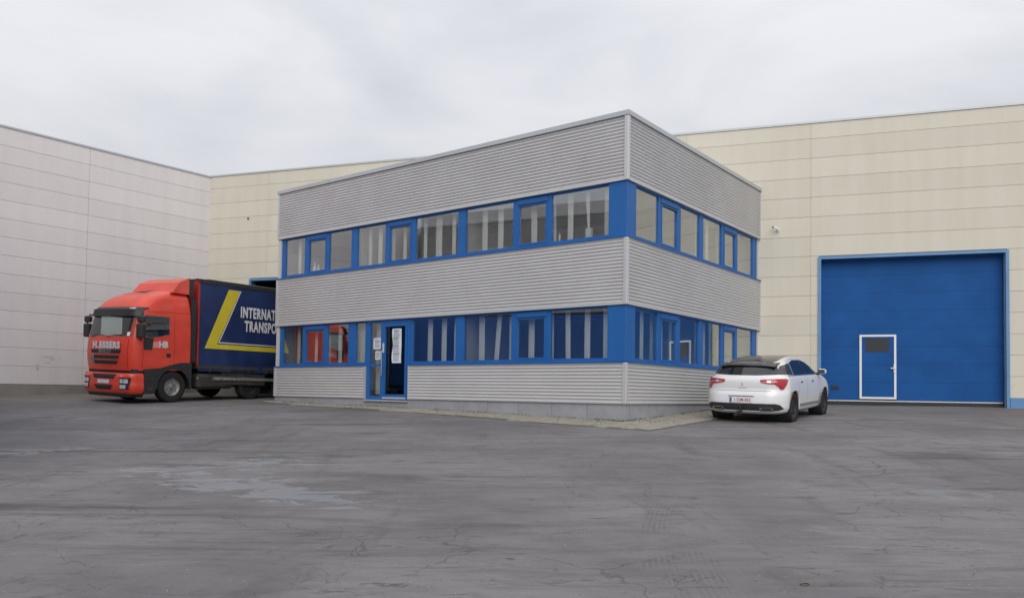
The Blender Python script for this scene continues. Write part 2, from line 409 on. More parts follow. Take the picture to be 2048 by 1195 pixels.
    # tyre tread prints
    for (x0, k1, k2, y0, y1, wdt) in ((1.72, -0.328, 0.0378, 4.2, 9.2, 0.15), (2.04, -0.328, 0.0378, 4.6, 7.8, 0.14)):
        xc = ma('ADD', ma('ADD', ma('MULTIPLY', Y, k1), x0), ma('MULTIPLY', ma('MULTIPLY', Y, Y), k2))
        o = ma('SUBTRACT', X, xc)
        band = ma('MULTIPLY', mr(ma('ABSOLUTE', o), wdt, wdt * 0.8), ma('MULTIPLY', mr(Y, y0 - 1, y0 + 0.6), mr(Y, y1, y1 - 2.0)))
        wv = mr(ma('SINE', ma('MULTIPLY', o, 2 * math.pi / 0.047)), 0.2, 0.9)
        pat = ma('MULTIPLY', band, mr(noise(2.4, 5, 0.7), 0.40, 0.62))
        base = mixc(ma('MULTIPLY', pat, 0.35), base, (0.10, 0.097, 0.098))
        base = mixc(ma('MULTIPLY', ma('MULTIPLY', wv, pat), 0.48), base, (0.22, 0.21, 0.20))
    # cracks
    wob = N.new('ShaderNodeTexNoise'); wob.inputs['Scale'].default_value = 1.4; wob.inputs['Detail'].default_value = 4; L.new(P, wob.inputs['Vector'])
    va = N.new('ShaderNodeVectorMath'); va.operation = 'MULTIPLY_ADD'; va.inputs[1].default_value = (0.9, 0.9, 0)
    L.new(wob.outputs['Color'], va.inputs[0]); L.new(P, va.inputs[2])
    crk = []
    for sc, th, lo, hi in ((0.42, 0.0045, 0.46, 0.58), (1.9, 0.011, 0.53, 0.61)):
        v = N.new('ShaderNodeTexVoronoi'); v.feature = 'DISTANCE_TO_EDGE'; v.inputs['Scale'].default_value = sc; L.new(va.outputs[0], v.inputs['Vector'])
        crk.append(ma('MULTIPLY', mr(v.outputs['Distance'], th, th * 0.2), mr(noise(0.45 * sc + .1, 3), lo, hi)))
    ck = ma('MAXIMUM', crk[0], crk[1])
    base = mixc(ma('MULTIPLY', ck, 0.36), base, (0.055, 0.052, 0.052))
    # grit: aggregate speckle
    base = mixc(ma('MULTIPLY', mr(noise(55, 3, 0.7), 0.60, 0.74), 0.40), base, (0.34, 0.325, 0.31))
    base = mixc(ma('MULTIPLY', mr(noise(38, 3, 0.7), 0.42, 0.30), 0.45), base, (0.07, 0.068, 0.07))
    # damp patches left by rain: glossier, with the pale sky sheen painted into the colour
    wet = None
    for (cx, cy, rx, ry, rot, thr, amt) in WET:
        mp = N.new('ShaderNodeMapping'); mp.vector_type = 'TEXTURE'
        mp.inputs['Location'].default_value = (cx, cy, 0); mp.inputs['Rotation'].default_value = (0, 0, rot); mp.inputs['Scale'].default_value = (rx, ry, 1)
        L.new(P, mp.inputs['Vector'])
        fl = N.new('ShaderNodeVectorMath'); fl.operation = 'MULTIPLY'; fl.inputs[1].default_value = (1, 1, 0); L.new(mp.outputs['Vector'], fl.inputs[0])
        ln = N.new('ShaderNodeVectorMath'); ln.operation = 'LENGTH'; L.new(fl.outputs[0], ln.inputs[0])
        e = ma('SUBTRACT', 1.0, ln.outputs['Value'])
        a_ = ma('ADD', ma('MULTIPLY', e, 0.20), ma('MULTIPLY', ma('SUBTRACT', noise(2.3, 8, 0.68, 1.0, (0.55, 1.0, 1), 0.55), thr - 0.03), 1.5))
        a_ = mr(a_, -0.05, 0.07)
        a_ = ma('MULTIPLY', ma('MULTIPLY', a_, amt), mr(e, -0.12, 0.10))
        wet = a_ if wet is None else ma('MAXIMUM', wet, a_)
    base = mixc(ma('MULTIPLY', wet, 0.6), base, (0.195, 0.204, 0.232))
    L.new(base, b.inputs['Base Color'])
    rgh = ma('SUBTRACT', ma('ADD', 0.80, ma('MULTIPLY', noise(3.0, 4), 0.15)), ma('MULTIPLY', wet, 0.40))
    L.new(ma('ADD', 0.35, ma('MULTIPLY', wet, 0.55)), b.inputs['Specular IOR Level'])
    L.new(rgh, b.inputs['Roughness'])
    hgt = ma('SUBTRACT', ma('ADD', ma('MULTIPLY', noise(45, 3), 0.4), ma('MULTIPLY', noise(4, 4), 1.2)), ma('MULTIPLY', ck, 1.5))
    bp = N.new('ShaderNodeBump'); bp.inputs['Distance'].default_value = 0.012
    L.new(ma('SUBTRACT', 0.55, ma('MULTIPLY', wet, 0.45)), bp.inputs['Strength'])
    L.new(hgt, bp.inputs['Height']); L.new(bp.outputs['Normal'], b.inputs['Normal'])
    MATS['asphalt'] = m
# damp patches: centre x, y, half-length, half-width, turn, threshold
WET = [(-3.0, 9.2, 2.5, 0.62, -0.56, 0.60, 1.0), (-3.5, 10.9, 1.0, 1.1, 0.0, 0.62, 0.85), (-7.8, 12.2, 2.2, 0.6, 0.35, 0.61, 0.7), (4.9, 9.2, 1.3, 0.9, 0.2, 0.64, 0.45), (2.85, 6.7, 0.7, 0.9, 0.0, 0.65, 0.40)]
ground_material()
xs = sorted(set([-400, -200, -100, -60] + [round(-40 + 0.8 * i, 2) for i in range(101)] + [60, 100, 200, 400]))
ys = sorted(set([-400, -200, -100, -50, -25] + [round(-12 + 0.8 * i, 2) for i in range(72)] + [60, 100, 200, 400]))
mb = MB(); mb.grid([[(x, y, gz(x, y)) for y in ys] for x in xs])
tag(mb.build('asphalt_yard', 'asphalt', smooth=True, angle=180), kind='structure')

# ------------------------------------------------------------------ warehouse with the blue sectional door (cream) behind everything
HA = -0.3299; HN = 27.863
HD = Vector((math.cos(HA), math.sin(HA), 0))
KS = 0.914                                   # panel module of the two warehouses: 0.56 m
HB = Matrix.Translation((0, HN * KS, Z0 * (1 - KS))) @ Matrix.Rotation(HA, 4, 'Z') @ Matrix.Scale(KS, 4)       # local x along the wall, -y towards the yard
hall = empty('warehouse', HB)
tag(hall, 'long cream warehouse of horizontal panels with blue sectional door, behind the silver office', 'warehouse')
def hg(s, o=0.0):
    p = HB @ Vector((s, -o, 0)); return gz(p.x, p.y)
DOORS = [(10.14, 15.14, 4.87), (-11.0, -6.4, 4.87)]
HTOP = 9.19; HS0, HS1 = -13.15, 34.0
joints = [HS0, -10.3, -5.9, -1.8, 2.1, 6.0, 9.84, 15.9, 21.9, 27.9, HS1]
rows = [-0.8] + [0.645 + 0.6195 * k for k in range(14)] + [HTOP]
mb = MB()
edges = [(HS0, DOORS[1][0]), (DOORS[1][1], DOORS[0][0]), (DOORS[0][1], HS1)]
for a, b in edges: mb.box(a, b, 0.02, 0.14, -1, HTOP - 0.02)
for a, b, t in DOORS: mb.box(a, b, 0.02, 0.14, t, HTOP - 0.02)
wall = mb.build('wall', 'joint', hall)
G = 0.0026
for r0, r1 in zip(rows, rows[1:]):
    for a, b in zip(joints, joints[1:]):
        segs = [(a, b)]
        for d0, d1, dt in DOORS:
            if r0 < dt + 0.06:
                ns = []
                for (p, q) in segs:
                    if q <= d0 - 0.05 or p >= d1 + 0.05: ns.append((p, q)); continue
                    if p < d0 - 0.1: ns.append((p, d0 - 0.05))
                    if q > d1 + 0.1: ns.append((d1 + 0.05, q))
                    if r1 > dt + 0.15: ns.append((max(p, d0 - 0.05), min(q, d1 + 0.05), dt + 0.1))
                segs = ns
        for sgm in segs:
            p, q = sgm[0], sgm[1]; lo = sgm[2] if len(sgm) > 2 else r0
            MB().cbox(p + 0.0012, q - 0.0012, -0.03, 0.02, lo + G, r1 - G, 0.006).build('panel', 'cream', wall)
MB().box(HS0, HS1, -0.06, 0.45, HTOP - 0.005, HTOP + 0.06).build('parapet_trim', 'coping', hall)
mb = MB(); mb.box(HS0, HS1, 0.45, 26, HTOP - 0.12, HTOP - 0.02); mb.box(HS0, HS1, 25.7, 26, -1, HTOP - 0.13)
mb.box(HS1 - 0.2, HS1, 0.2, 25.6, -1, HTOP - 0.14); mb.box(HS0, HS0 + 0.2, 0.2, 25.6, -1, HTOP - 0.14)
mb.build('shell', 'hall_floor', hall)
# blue base strip right of and left of the door
for a, b in ((15.24, HS1), (HS0, DOORS[1][0] - 0.1), (DOORS[1][1] + 0.1, DOORS[0][0] - 0.1)):
    MB().box(a, b, -0.075, -0.032, -1, 0.64).build('base_strip', 'concrete_base' if a < -6 and b < -6 else 'blue_trim', hall)
def door_frame(s0, s1, top):
    mb = MB(); w = 0.085
    mb.box(s0 - w, s0, -0.09, 0.24, -0.6, top + w); mb.box(s1, s1 + w, -0.09, 0.24, -0.6, top + w)
    mb.box(s0, s1, -0.088, 0.24, top, top + w - 0.003)
    return mb.build('door_frame', 'blue_trim', hall)
for d in DOORS: door_frame(*d)
def sectional_door(parent, s0, s1, zb, zt, wicket, fn=None, yb=0.26):
    root = MB().box(s0 + 0.02, s1 - 0.02, yb + 0.03, yb + 0.06, zb, zt + 0.1, fn).build('sectional_door', 'dark', parent)
    n = 8; h = (zt + 0.05 - zb - 0.05) / n
    wk = wicket
    for k in range(n):
        z0, z1 = zb + 0.05 + k * h, zb + 0.05 + (k + 1) * h
        parts = [(s0 + 0.01, s1 - 0.01)]
        if wk and z0 < wk[3]: parts = [(s0 + 0.01, wk[0]), (wk[1], s1 - 0.01)] if z1 <= wk[3] + 0.3 else parts
        for p, q in parts:
            MB().cbox(p, q, yb - 0.012, yb + 0.03, z0 + 0.001, z1 - 0.001, 0.002, fn).build('door_panel', 'blue_door', root)
        if wk and z0 < wk[3] and z1 <= wk[3] + 0.3:
            MB().cbox(wk[0] + 0.06, wk[1] - 0.06, yb - 0.010, yb + 0.03, max(z0 + 0.0015, wk[2] + 0.05), min(z1 - 0.0015, wk[3] - 0.05), 0.003, fn).build('wicket_panel', 'blue_door', root)
            if z1 > wk[3] + 0.02: MB().cbox(wk[0] + 0.001, wk[1] - 0.001, yb - 0.012, yb + 0.03, wk[3] - 0.01, z1 - 0.0015, 0.003, fn).build('door_panel', 'blue_door', root)
    MB().box(s0 + 0.02, s1 - 0.02, yb - 0.02, yb + 0.03, zb - 0.12, zb + 0.01, fn).build('rubber_seal', 'dark', root)
    MB().box(s0 + 0.02, s1 - 0.02, yb - 0.022, yb + 0.02, zb + 0.012, zb + 0.045, fn).build('bottom_rail', 'silver_trim', root)
    if wk:
        w = 0.062; mb = MB()
        mb.box(wk[0], wk[0] + w, yb - 0.035, yb, wk[2], wk[3], fn); mb.box(wk[1] - w, wk[1], yb - 0.035, yb, wk[2], wk[3], fn)
        mb.box(wk[0] + w, wk[1] - w, yb - 0.034, yb, wk[3] - w, wk[3], fn); mb.box(wk[0] + w, wk[1] - w, yb - 0.034, yb, wk[2], wk[2] + w, fn)
        mb.build('wicket_frame', 'white', root)
        a, b = wk[0] + 0.17, wk[1] - 0.20
        MB().box(a, b, yb - 0.018, yb - 0.005, wk[3] - 0.52, wk[3] - 0.12, fn).build('wicket_window', 'darkglass', root)
        mb = MB(); mb.box(wk[1] - 0.075, wk[1] - 0.02, yb - 0.05, yb - 0.03, wk[2] + 0.82, wk[2] + 1.06, fn); mb.box(wk[1] - 0.16, wk[1] - 0.03, yb - 0.075, yb - 0.05, wk[2] + 0.93, wk[2] + 0.96, fn)
        mb.build('wicket_handle', 'white', root)
    return root
sd = sectional_door(hall, 10.14, 15.14, 0.47, 4.87, (11.26, 12.29, 0.56, 2.53))
MB().box(10.46, 10.66, 0.215, 0.26, 0.86, 0.96).build('grip_recess', 'dark', sd)
# parapet capping joint and small fixture on the cream wall at the left
MB().cyl((-11.23, -0.03, 7.39), (-11.23, -0.10, 7.38), 0.032, 0.028, 10).build('wall_outlet', 'grime', hall)

# ------------------------------------------------------------------ off-white warehouse on the left (runs past the camera)
LA = 0.6604; LC = Vector((-12.437, 32.122, 0)); LD = Vector((-math.sin(LA), -math.cos(LA), 0))
LB = frame(LC * KS + Vector((0, 0, Z0 * (1 - KS))), LD) @ Matrix.Scale(KS, 4)                                # local x from the inner corner towards the camera side, +y towards the yard?
side = empty('side_warehouse', LB)
tag(side, 'off-white panelled warehouse wall at the left edge, behind the red truck cab', 'warehouse')
LLEN = 78.0
LDOORS = []
ljo = [0, 4.78] + [4.78 + 6.0 * k for k in range(1, 13)]; ljo = [j for j in ljo if j < LLEN] + [LLEN]
lrow = [0.62 + 0.611 * k for k in range(15)]; lrow[-1] = 9.17
def lz(u):
    p = LB @ Vector((u, 0, 0)); return gz(p.x, p.y)
mb = MB(); cuts = [0] + [v for d in LDOORS for v in d[:2]] + [LLEN]
for a, b in zip(cuts[::2], cuts[1::2]): mb.box(a, b, -0.14, -0.02, 0.5, 9.15)
for a, b, t in LDOORS: mb.box(a, b, -0.14, -0.02, t, 9.15)
lwall = mb.build('wall', 'joint_grey', side)
for r0, r1 in zip(lrow, lrow[1:]):
    for a, b in zip(ljo, ljo[1:]):
        segs = [(a, b)]
        for d0, d1, dt in LDOORS:
            if r0 < dt - 0.1:
                ns = []
                for p, q in segs:
                    if q <= d0 or p >= d1: ns.append((p, q)); continue
                    if p < d0: ns.append((p, d0 - 0.05))
                    if q > d1: ns.append((d1 + 0.05, q))
                segs = ns
        for p, q in segs:
            MB().cbox(p + 0.004, q - 0.004, -0.02, 0.03, r0 + 0.0034, r1 - 0.0034, 0.005).build('panel', 'offwhite', lwall)
MB().box(-0.0, LLEN, -0.45, 0.06, 9.165, 9.23).build('parapet_trim', 'coping', side)
mb = MB(); mb.box(0.05, LLEN, -25, -0.45, 9.05, 9.14); mb.box(0.05, LLEN, -25, -24.8, -2, 9.04); mb.box(LLEN - .2, LLEN, -24.7, -.2, -2, 9.04)
mb.build('shell', 'hall_floor', side)
for a, b in zip(cuts[::2], cuts[1::2]): MB().box(a, b, -0.15, 0.022, -2.5, 0.618).build('plinth', 'concrete_base', side)
for a, b, t in LDOORS:
    mb = MB(); w = 0.1
    mb.box(a - w, a, -0.2, 0.06, -2, t + w); mb.box(b, b + w, -0.2, 0.06, -2, t + w); mb.box(a, b, -0.2, 0.058, t, t + w - 0.003)
    mb.build('door_frame', 'blue_trim', side)
    sectional_door(side, a, b, lz((a + b) / 2) + 0.05, t, None, fn=lambda x, y, z: (x, -y, z), yb=0.12)
# scuffs near the foot of the wall
mb = MB()
for u, w in ((3.55, 0.20), (3.2, 0.16)): mb.box(u - w / 2, u + w / 2, 0.031, 0.045, 0.97, 1.02)
mb.build('bump_rail_stub', 'grime', side)

# ------------------------------------------------------------------ office building
C0 = Vector((2.4044, 16.8, 0)); TH = R(37.6)
UR = Vector((math.sin(TH), math.cos(TH), 0)); UF = Vector((-math.cos(TH), math.sin(TH), 0))
OB = frame(C0, UR)                                # local x into depth (right face), local y along the front face
office = empty('office_building', OB)
tag(office, 'two-storey office clad in silver corrugated sheet with blue window bands', 'office')
LF, LR = 12.17, 7.85
ZT, UWT, UWB, LWT, LWB, CB = 6.66, 5.16, 3.95, 2.49, 1.27, 0.38
def FP(face):
    return (lambda s, o, z: (-o, s, z)) if face == 'front' else (lambda s, o, z: (s, -o, z))
LEN = {'front': LF, 'right': LR}
def fbox(mb, face, s0, s1, o0, o1, z0, z1, c=None):
    fn = FP(face)
    return mb.cbox(s0, s1, o0, o1, z0, z1, c, fn) if c else mb.box(s0, s1, o0, o1, z0, z1, fn)
def corrugated(face, s0, s1, z0, z1, name='corrugated_sheet'):
    fn = FP(face); pitch, amp, per = 0.0762, 0.0175, 12
    n = int((z1 - z0) / pitch * per); P = []
    for i in range(n + 1):
        z = z0 + (z1 - z0) * i / n
        o = 0.018 + amp * math.cos(2 * math.pi * (z - z0) / pitch)
        P.append([fn(s0, o, z), fn(s1, o, z)])
    mb = MB(); mb.grid(P)
    return mb.build(name, 'silver', office, smooth=True, angle=180)
DOOR = (6.45, 8.10)                                # door with side light
EDGE = 0.055
for face in ('front', 'right'):
    Ln = LEN[face]
    bands = [(UWT + 0.06, ZT - 0.10, EDGE, Ln - EDGE), (LWT + 0.06, UWB - 0.02, EDGE, Ln - EDGE)]
    bands += [(CB + 0.02, LWB - 0.02, EDGE, DOOR[0] - 0.03), (CB + 0.02, LWB - 0.02, DOOR[1] + 0.03, Ln - EDGE)] if face == 'front' else [(CB + 0.02, LWB - 0.02, EDGE, Ln - EDGE)]
    for z0, z1, s0, s1 in bands: corrugated(face, s0, s1, z0, z1)
    # drip trims under the cladding, sills above it
    for z in (UWT, LWT): fbox(MB(), face, EDGE, Ln, -0.02, 0.040, z, z + 0.055).build('drip_trim', 'silver_trim', office)
    for k, z in enumerate((UWB, LWB)):
        segs = [(EDGE - 0.04, Ln + 0.02)] if not (face == 'front' and k == 1) else [(EDGE - 0.04, DOOR[0]), (DOOR[1], Ln + 0.02)]
        for a, b in segs: fbox(MB(), face, a, b, -0.10, 0.058, z - 0.022, z + 0.004).build('sill', 'blue', office)
    segs = [(EDGE, Ln)] if face == 'right' else [(EDGE, DOOR[0] - 0.03), (DOOR[1] + 0.03, Ln)]
    for a, b in segs: fbox(MB(), face, a, b, -0.02, 0.040, CB - 0.012, CB + 0.018).build('base_trim', 'silver_trim', office)
# corner posts of the cladding and end trims
for z0, z1 in ((UWT - 0.002, ZT - 0.09), (LWT - 0.002, UWB - 0.024), (CB - 0.014, LWB - 0.024)):
    MB().cbox(-0.046, EDGE, -0.046, EDGE, z0, z1, 0.008).build('corner_trim', 'silver_trim', office)
    MB().box(-0.042, 0.02, LF - EDGE, LF + 0.012, z0 + 0.004, z1).build('end_trim', 'silver_trim', office)
    MB().box(LR - EDGE, LR + 0.012, -0.042, 0.02, z0 + 0.004, z1).build('end_trim', 'silver_trim', office)
for s in (DOOR[0] - 0.03, DOOR[1] + 0.03):
    fbox(MB(), 'front', s - 0.018, s + 0.018, -0.10, 0.044, CB - 0.02, LWB - 0.025).build('reveal_trim', 'silver_trim', office)
# coping
mb = MB(); mb.box(-0.062, 0.30, -0.062, LF + 0.05, ZT - 0.10, ZT); mb.build('coping', 'coping', office)
mb = MB(); mb.box(0.302, LR + 0.05, -0.062, 0.30, ZT - 0.10, ZT - 0.002); mb.build('coping', 'coping', office)
# structural walls behind the sheets, floors, roof, rear walls
T = 0.22; mb = MB()
for z0, z1 in ((UWT, ZT - 0.11), (LWT, UWB - 0.023)):
    mb.box(-0.0, T, 0.0, LF, z0 + 0.003, z1); mb.box(T, LR, 0.0, T, z0 + 0.003, z1)
mb.box(0, T, 0, DOOR[0] - 0.05, CB + 0.01, LWB - 0.023); mb.box(0, T, DOOR[1] + 0.05, LF, CB + 0.01, LWB - 0.023); mb.box(T, LR, 0, T, CB + 0.01, LWB - 0.023)
mb.build('wall', 'inner_wall', office)
mb = MB(); mb.box(0, LR, LF - 0.14, LF - 0.012, -0.5, ZT - 0.11); mb.box(LR - 0.14, LR - 0.012, 0.02, LF - 0.15, -0.5, ZT - 0.11)
mb.build('rear_wall', 'inner_wall', office)
mb = MB(); mb.box(T, LR - 0.15, T, LF - 0.15, 0.20, 0.40); mb.box(T, LR - 0.15, T, LF - 0.15, 2.72, 2.98); mb.build('floor_slab', 'inner_floor', office)
mb = MB(); mb.box(0.05, LR - 0.02, 0.05, LF - 0.02, ZT - 0.30, ZT - 0.18); mb.box(T, LR - 0.15, T, LF - 0.15, 5.42, 5.48); mb.build('roof', 'inner_wall', office)
mb = MB()
for z0, z1 in ((0.40, 2.70), (2.98, 5.40)):
    mb.box(4.2, 4.3, 0.3, LF - 0.16, z0, z1); mb.box(T, 4.19, 4.65, 4.75, z0, z1); mb.box(T, 4.19, 8.66, 8.76, z0, z1)
mb.build('partition', 'inner_wall', office)
# plinth of concrete blocks
def plinth(face, s0, s1):
    pz = CB - 0.014; fn = FP(face)
    MB().cbox(s0 + 0.004, s1 - 0.004, -0.20, 0.004, -0.35, pz, 0.006, fn).build('plinth_block', 'concrete', office)
s = -0.0
k = 0
while s < LF - 0.05:
    e = min(s + 0.94, LF)
    if not (s < DOOR[1] - 0.0 and e > DOOR[0] + 0.0): plinth('front', s if k else 0.0, e)
    else:
        if s < DOOR[0]: plinth('front', s, DOOR[0])
        if e > DOOR[1]: plinth('front', DOOR[1], e)
    s = e; k += 1
s = 0.0
while s < LR - 0.05:
    e = min(s + 0.97, LR); plinth('right', max(s, 0.205), e); s = e
fbox(MB(), 'front', DOOR[0], DOOR[1], -0.20, 0.0, -0.3, CB - 0.09).build('threshold_block', 'concrete', office)
fbox(MB(), 'front', DOOR[0] - 0.0, DOOR[1] + 0.0, -0.20, 0.06, CB - 0.085, CB - 0.05).build('door_sill', 'silver_trim', office)
# blue corner panels
for z0, z1 in ((UWB + 0.006, UWT - 0.003), (LWB + 0.006, LWT - 0.003)):
    MB().cbox(-0.0, 0.42, -0.0, 0.45, z0, z1, 0.006).build('corner_panel', 'blue', office)

GO = -0.075                                        # plane of the glass (behind the cladding face)
def window(face, z0, z1, panes, s0, s1, name='window'):
    """one bay: frame, fixed panes and an opening sash with a trickle vent"""
    fb, ft = z0 + 0.085, z1 - 0.045
    mb = MB()
    fbox(mb, face, s0, s1, GO - 0.05, GO + 0.035, z0 + 0.006, fb); fbox(mb, face, s0, s1, GO - 0.05, GO + 0.035, ft, z1 - 0.002)
    cur = s0
    for (a, b, kind) in panes:
        fbox(mb, face, cur, a, GO - 0.05, GO + 0.034, fb, ft); cur = b
    fbox(mb, face, cur, s1, GO - 0.05, GO + 0.034, fb, ft)
    root = mb.build(name, 'blue', office)
    for (a, b, kind) in panes:
        if kind == 'sash':
            m2 = MB(); w = 0.038; top = ft - 0.12
            fbox(m2, face, a, a + w, GO - 0.03, GO + 0.042, fb, top); fbox(m2, face, b - w, b, GO - 0.03, GO + 0.042, fb, top)
            fbox(m2, face, a + w, b - w, GO - 0.03, GO + 0.0418, fb, fb + w); fbox(m2, face, a + w, b - w, GO - 0.03, GO + 0.0418, top - w, top)
            m2.build('sash', 'blue', root)
            v = fbox(MB(), face, a - 0.01, b + 0.01, GO - 0.03, GO + 0.055, top + 0.006, ft + 0.01, 0.01).build('trickle_vent', 'blue', root)
            fbox(MB(), face, a + 0.01, b - 0.01, GO + 0.02, GO + 0.046, top - 0.012, top + 0.004).build('vent_slot', 'dark', root)
            fbox(MB(), face, a + w, b - w, GO - 0.006, GO + 0.006, fb + w, top - w).build('pane', 'glass', root)
        else:
            fbox(MB(), face, a, b, GO - 0.006, GO + 0.006, fb, ft).build('pane', 'glass', root)
    return root
FB1 = ([(0.47, 1.98, 'f'), (2.11, 2.95, 'sash'), (3.10, 4.59, 'f')], 0.42, 4.715)
FB2 = ([(4.84, 6.33, 'f'), (6.49, 7.32, 'sash'), (7.47, 8.60, 'f')], 4.716, 8.72)
FB3 = ([(8.85, 9.81, 'f'), (9.95, 10.77, 'sash'), (10.93, 11.86, 'f')], 8.721, LF - 0.02)
for fbay in (FB1, FB2, FB3): window('front', UWB, UWT, fbay[0], fbay[1], fbay[2])
window('front', LWB, LWT, FB1[0], FB1[1], FB1[2])
window('front', LWB, LWT, [(4.86, 6.37, 'f')], 4.716, DOOR[0])
window('front', LWB, LWT, [(8.19, 8.58, 'f')], DOOR[1], 8.72)
window('front', LWB, LWT, [(8.90, 9.81, 'f'), (9.95, 10.82, 'sash'), (10.93, 11.88, 'f')], 8.721, LF - 0.02)
RB1 = ([(0.45, 1.54, 'f'), (1.68, 2.53, 'sash'), (2.70, 3.76, 'f')], 0.43, 3.88)
RB2 = ([(4.00, 5.15, 'f'), (5.32, 6.12, 'sash'), (6.26, 7.39, 'f')], 3.881, LR - 0.02)
for z0, z1 in ((UWB, UWT), (LWB, LWT)):
    for b in (RB1, RB2): window('right', z0, z1, b[0], b[1], b[2])
# entrance: door leaf and side light
zb = CB - 0.045
mb = MB()
fbox(mb, 'front', DOOR[0], 6.53, GO - 0.06, GO + 0.05, zb, LWT - 0.003); fbox(mb, 'front', 7.47, 7.55, GO - 0.06, GO + 0.05, zb, LWT - 0.003)
fbox(mb, 'front', 8.0, DOOR[1], GO - 0.06, GO + 0.05, zb, LWT - 0.003); fbox(mb, 'front', 6.53, 7.47, GO - 0.06, GO + 0.0498, LWT - 0.10, LWT - 0.004)
fbox(mb, 'front', 7.55, 8.0, GO - 0.06, GO + 0.0498, LWT - 0.07, LWT - 0.004); fbox(mb, 'front', 7.55, 8.0, GO - 0.06, GO + 0.0498, zb, zb + 0.10)
fbox(mb, 'front', 7.55, 8.0, GO - 0.05, GO + 0.02, LWB - 0.03, LWB + 0.03)
ent = mb.build('entrance_frame', 'blue', office)
fbox(MB(), 'front', 7.55, 8.0, GO - 0.006, GO + 0.006, zb + 0.10, LWT - 0.07).build('side_light_pane', 'glass', ent)
mb = MB(); d0, d1, w = 6.535, 7.465, 0.085
fbox(mb, 'front', d0, d0 + w, GO - 0.04, GO + 0.06, zb + 0.01, LWT - 0.105); fbox(mb, 'front', d1 - w, d1, GO - 0.04, GO + 0.06, zb + 0.01, LWT - 0.105)
fbox(mb, 'front', d0 + w, d1 - w, GO - 0.04, GO + 0.0598, zb + 0.01, zb + 0.15); fbox(mb, 'front', d0 + w, d1 - w, GO - 0.04, GO + 0.0598, LWT - 0.19, LWT - 0.106)
dleaf = mb.build('door', 'blue', office)
fbox(MB(), 'front', d0 + w, d1 - w, GO - 0.006, GO + 0.006, zb + 0.15, LWT - 0.19).build('door_pane', 'glass_door', dleaf)
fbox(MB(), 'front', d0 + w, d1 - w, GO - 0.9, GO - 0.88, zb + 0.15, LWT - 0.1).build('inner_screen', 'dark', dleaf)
mb = MB(); fn = FP('front')
mb.cyl(fn(7.43, GO + 0.13, 0.98), fn(7.43, GO + 0.13, 1.66), 0.017, n=10)
for z in (1.05, 1.6): mb.cyl(fn(7.43, GO + 0.05, z), fn(7.43, GO + 0.13, z), 0.012, n=8)
mb.build('pull_handle', 'chrome', dleaf, smooth=True)
fbox(MB(), 'front', 7.40, 7.47, GO + 0.058, GO + 0.075, 1.60, 1.86, 0.006).build('lock_plate', 'silver_trim', dleaf)
fbox(MB(), 'front', d0 + 0.02, d1 - 0.02, GO + 0.06, GO + 0.07, zb + 0.03, zb + 0.075).build('kick_strip', 'silver_trim', dleaf)

# ------------------------------------------------------------------ notices taped to the entrance
def notice(name, label, s0, s1, z0, z1, lines, o, wavy=0.0, heading=False):
    fn = FP('front'); P = []; n = 9
    for i in range(n + 1):
        t = i / n; z = z0 + (z1 - z0) * t; dx = wavy * math.sin(t * 9.0) ; do = 0.004 + abs(wavy) * 0.25 * (1 + math.sin(t * 7))
        P.append([fn(s0 + dx * 0.2, o + do * 0.4, z), fn((s0 + s1) / 2, o + do, z), fn(s1 + dx, o + do * 0.5, z)])
    ob = MB().grid(P).build(name, 'paper', None, smooth=True); ob.matrix_world = OB
    m2 = MB(); rng = random.Random(len(label))
    for k in range(lines):
        z = z1 - (z1 - z0) * (k + 1.2) / (lines + 1.4); h = (z1 - z0) / lines * (0.36 if heading and k % 4 == 0 else 0.22)
        a = s0 + (s1 - s0) * rng.uniform(0.08, 0.3); b = s1 - (s1 - s0) * rng.uniform(0.1, 0.2)
        m2.add([fn(a, o + 0.012 + abs(wavy) * .55, z), fn(b, o + 0.012 + abs(wavy) * .55, z), fn(b, o + 0.012 + abs(wavy) * .55, z + h), fn(a, o + 0.012 + abs(wavy) * .55, z + h)], [(0, 1, 2, 3)])
    m2.build('printed_lines', 'ink', ob)
    return tag(ob, label, 'notice')
notice('notice', 'long wavy white list hung behind the dark glass of the entrance door', 6.80, 7.14, 1.32, 2.24, 16, GO + 0.008, 0.02, True)
notice('notice', 'larger upper white notice taped to the glass beside the entrance door', 7.57, 7.88, 1.71, 2.01, 7, GO + 0.008)
notice('notice', 'smaller lower white notice taped to the glass beside the entrance door', 7.57, 7.80, 1.42, 1.65, 4, GO + 0.008)

# ------------------------------------------------------------------ vertical blinds inside the windows
def blind(label, face, z0, z1, s0, s1, slats, o=-0.30):
    fn = FP(face); root = empty('vertical_blind', OB @ Matrix.Translation(fn((s0 + s1) / 2, o, z0)))
    inv = Vector(fn((s0 + s1) / 2, o, z0))
    def rel(p): return tuple(Vector(p) - inv)
    MB().box(s0, s1, o - 0.02, o + 0.02, z1 + 0.02, z1 + 0.06, lambda a, b, c: rel(fn(a, b, c))).build('head_rail', 'white', root)
    for sl in slats:
        a, b = sl[0], sl[1]; lean = sl[2] if len(sl) > 2 else 0.0; twist = sl[3] if len(sl) > 3 else 1.0
        P = []
        for i in range(7):
            t = i / 6; z = z0 + (z1 + 0.02 - z0) * t; wv = (b - a) / 2 * (1 + (twist - 1) * (1 - t)); c = (a + b) / 2 + lean * t
            dep = 0.5 * (0.127 - min(0.127, abs(b - a)))
            P.append([rel(fn(c - wv, o - dep, z)), rel(fn(c, o + 0.012, z)), rel(fn(c + wv, o + dep, z))])
        MB().grid(P).build('slat', 'slat', root, smooth=True)
    tag(root, label, 'blind', 'vertical blinds in the office windows')
U0, U1, L0, L1 = UWB + 0.09, UWT - 0.05, LWB + 0.09, LWT - 0.05
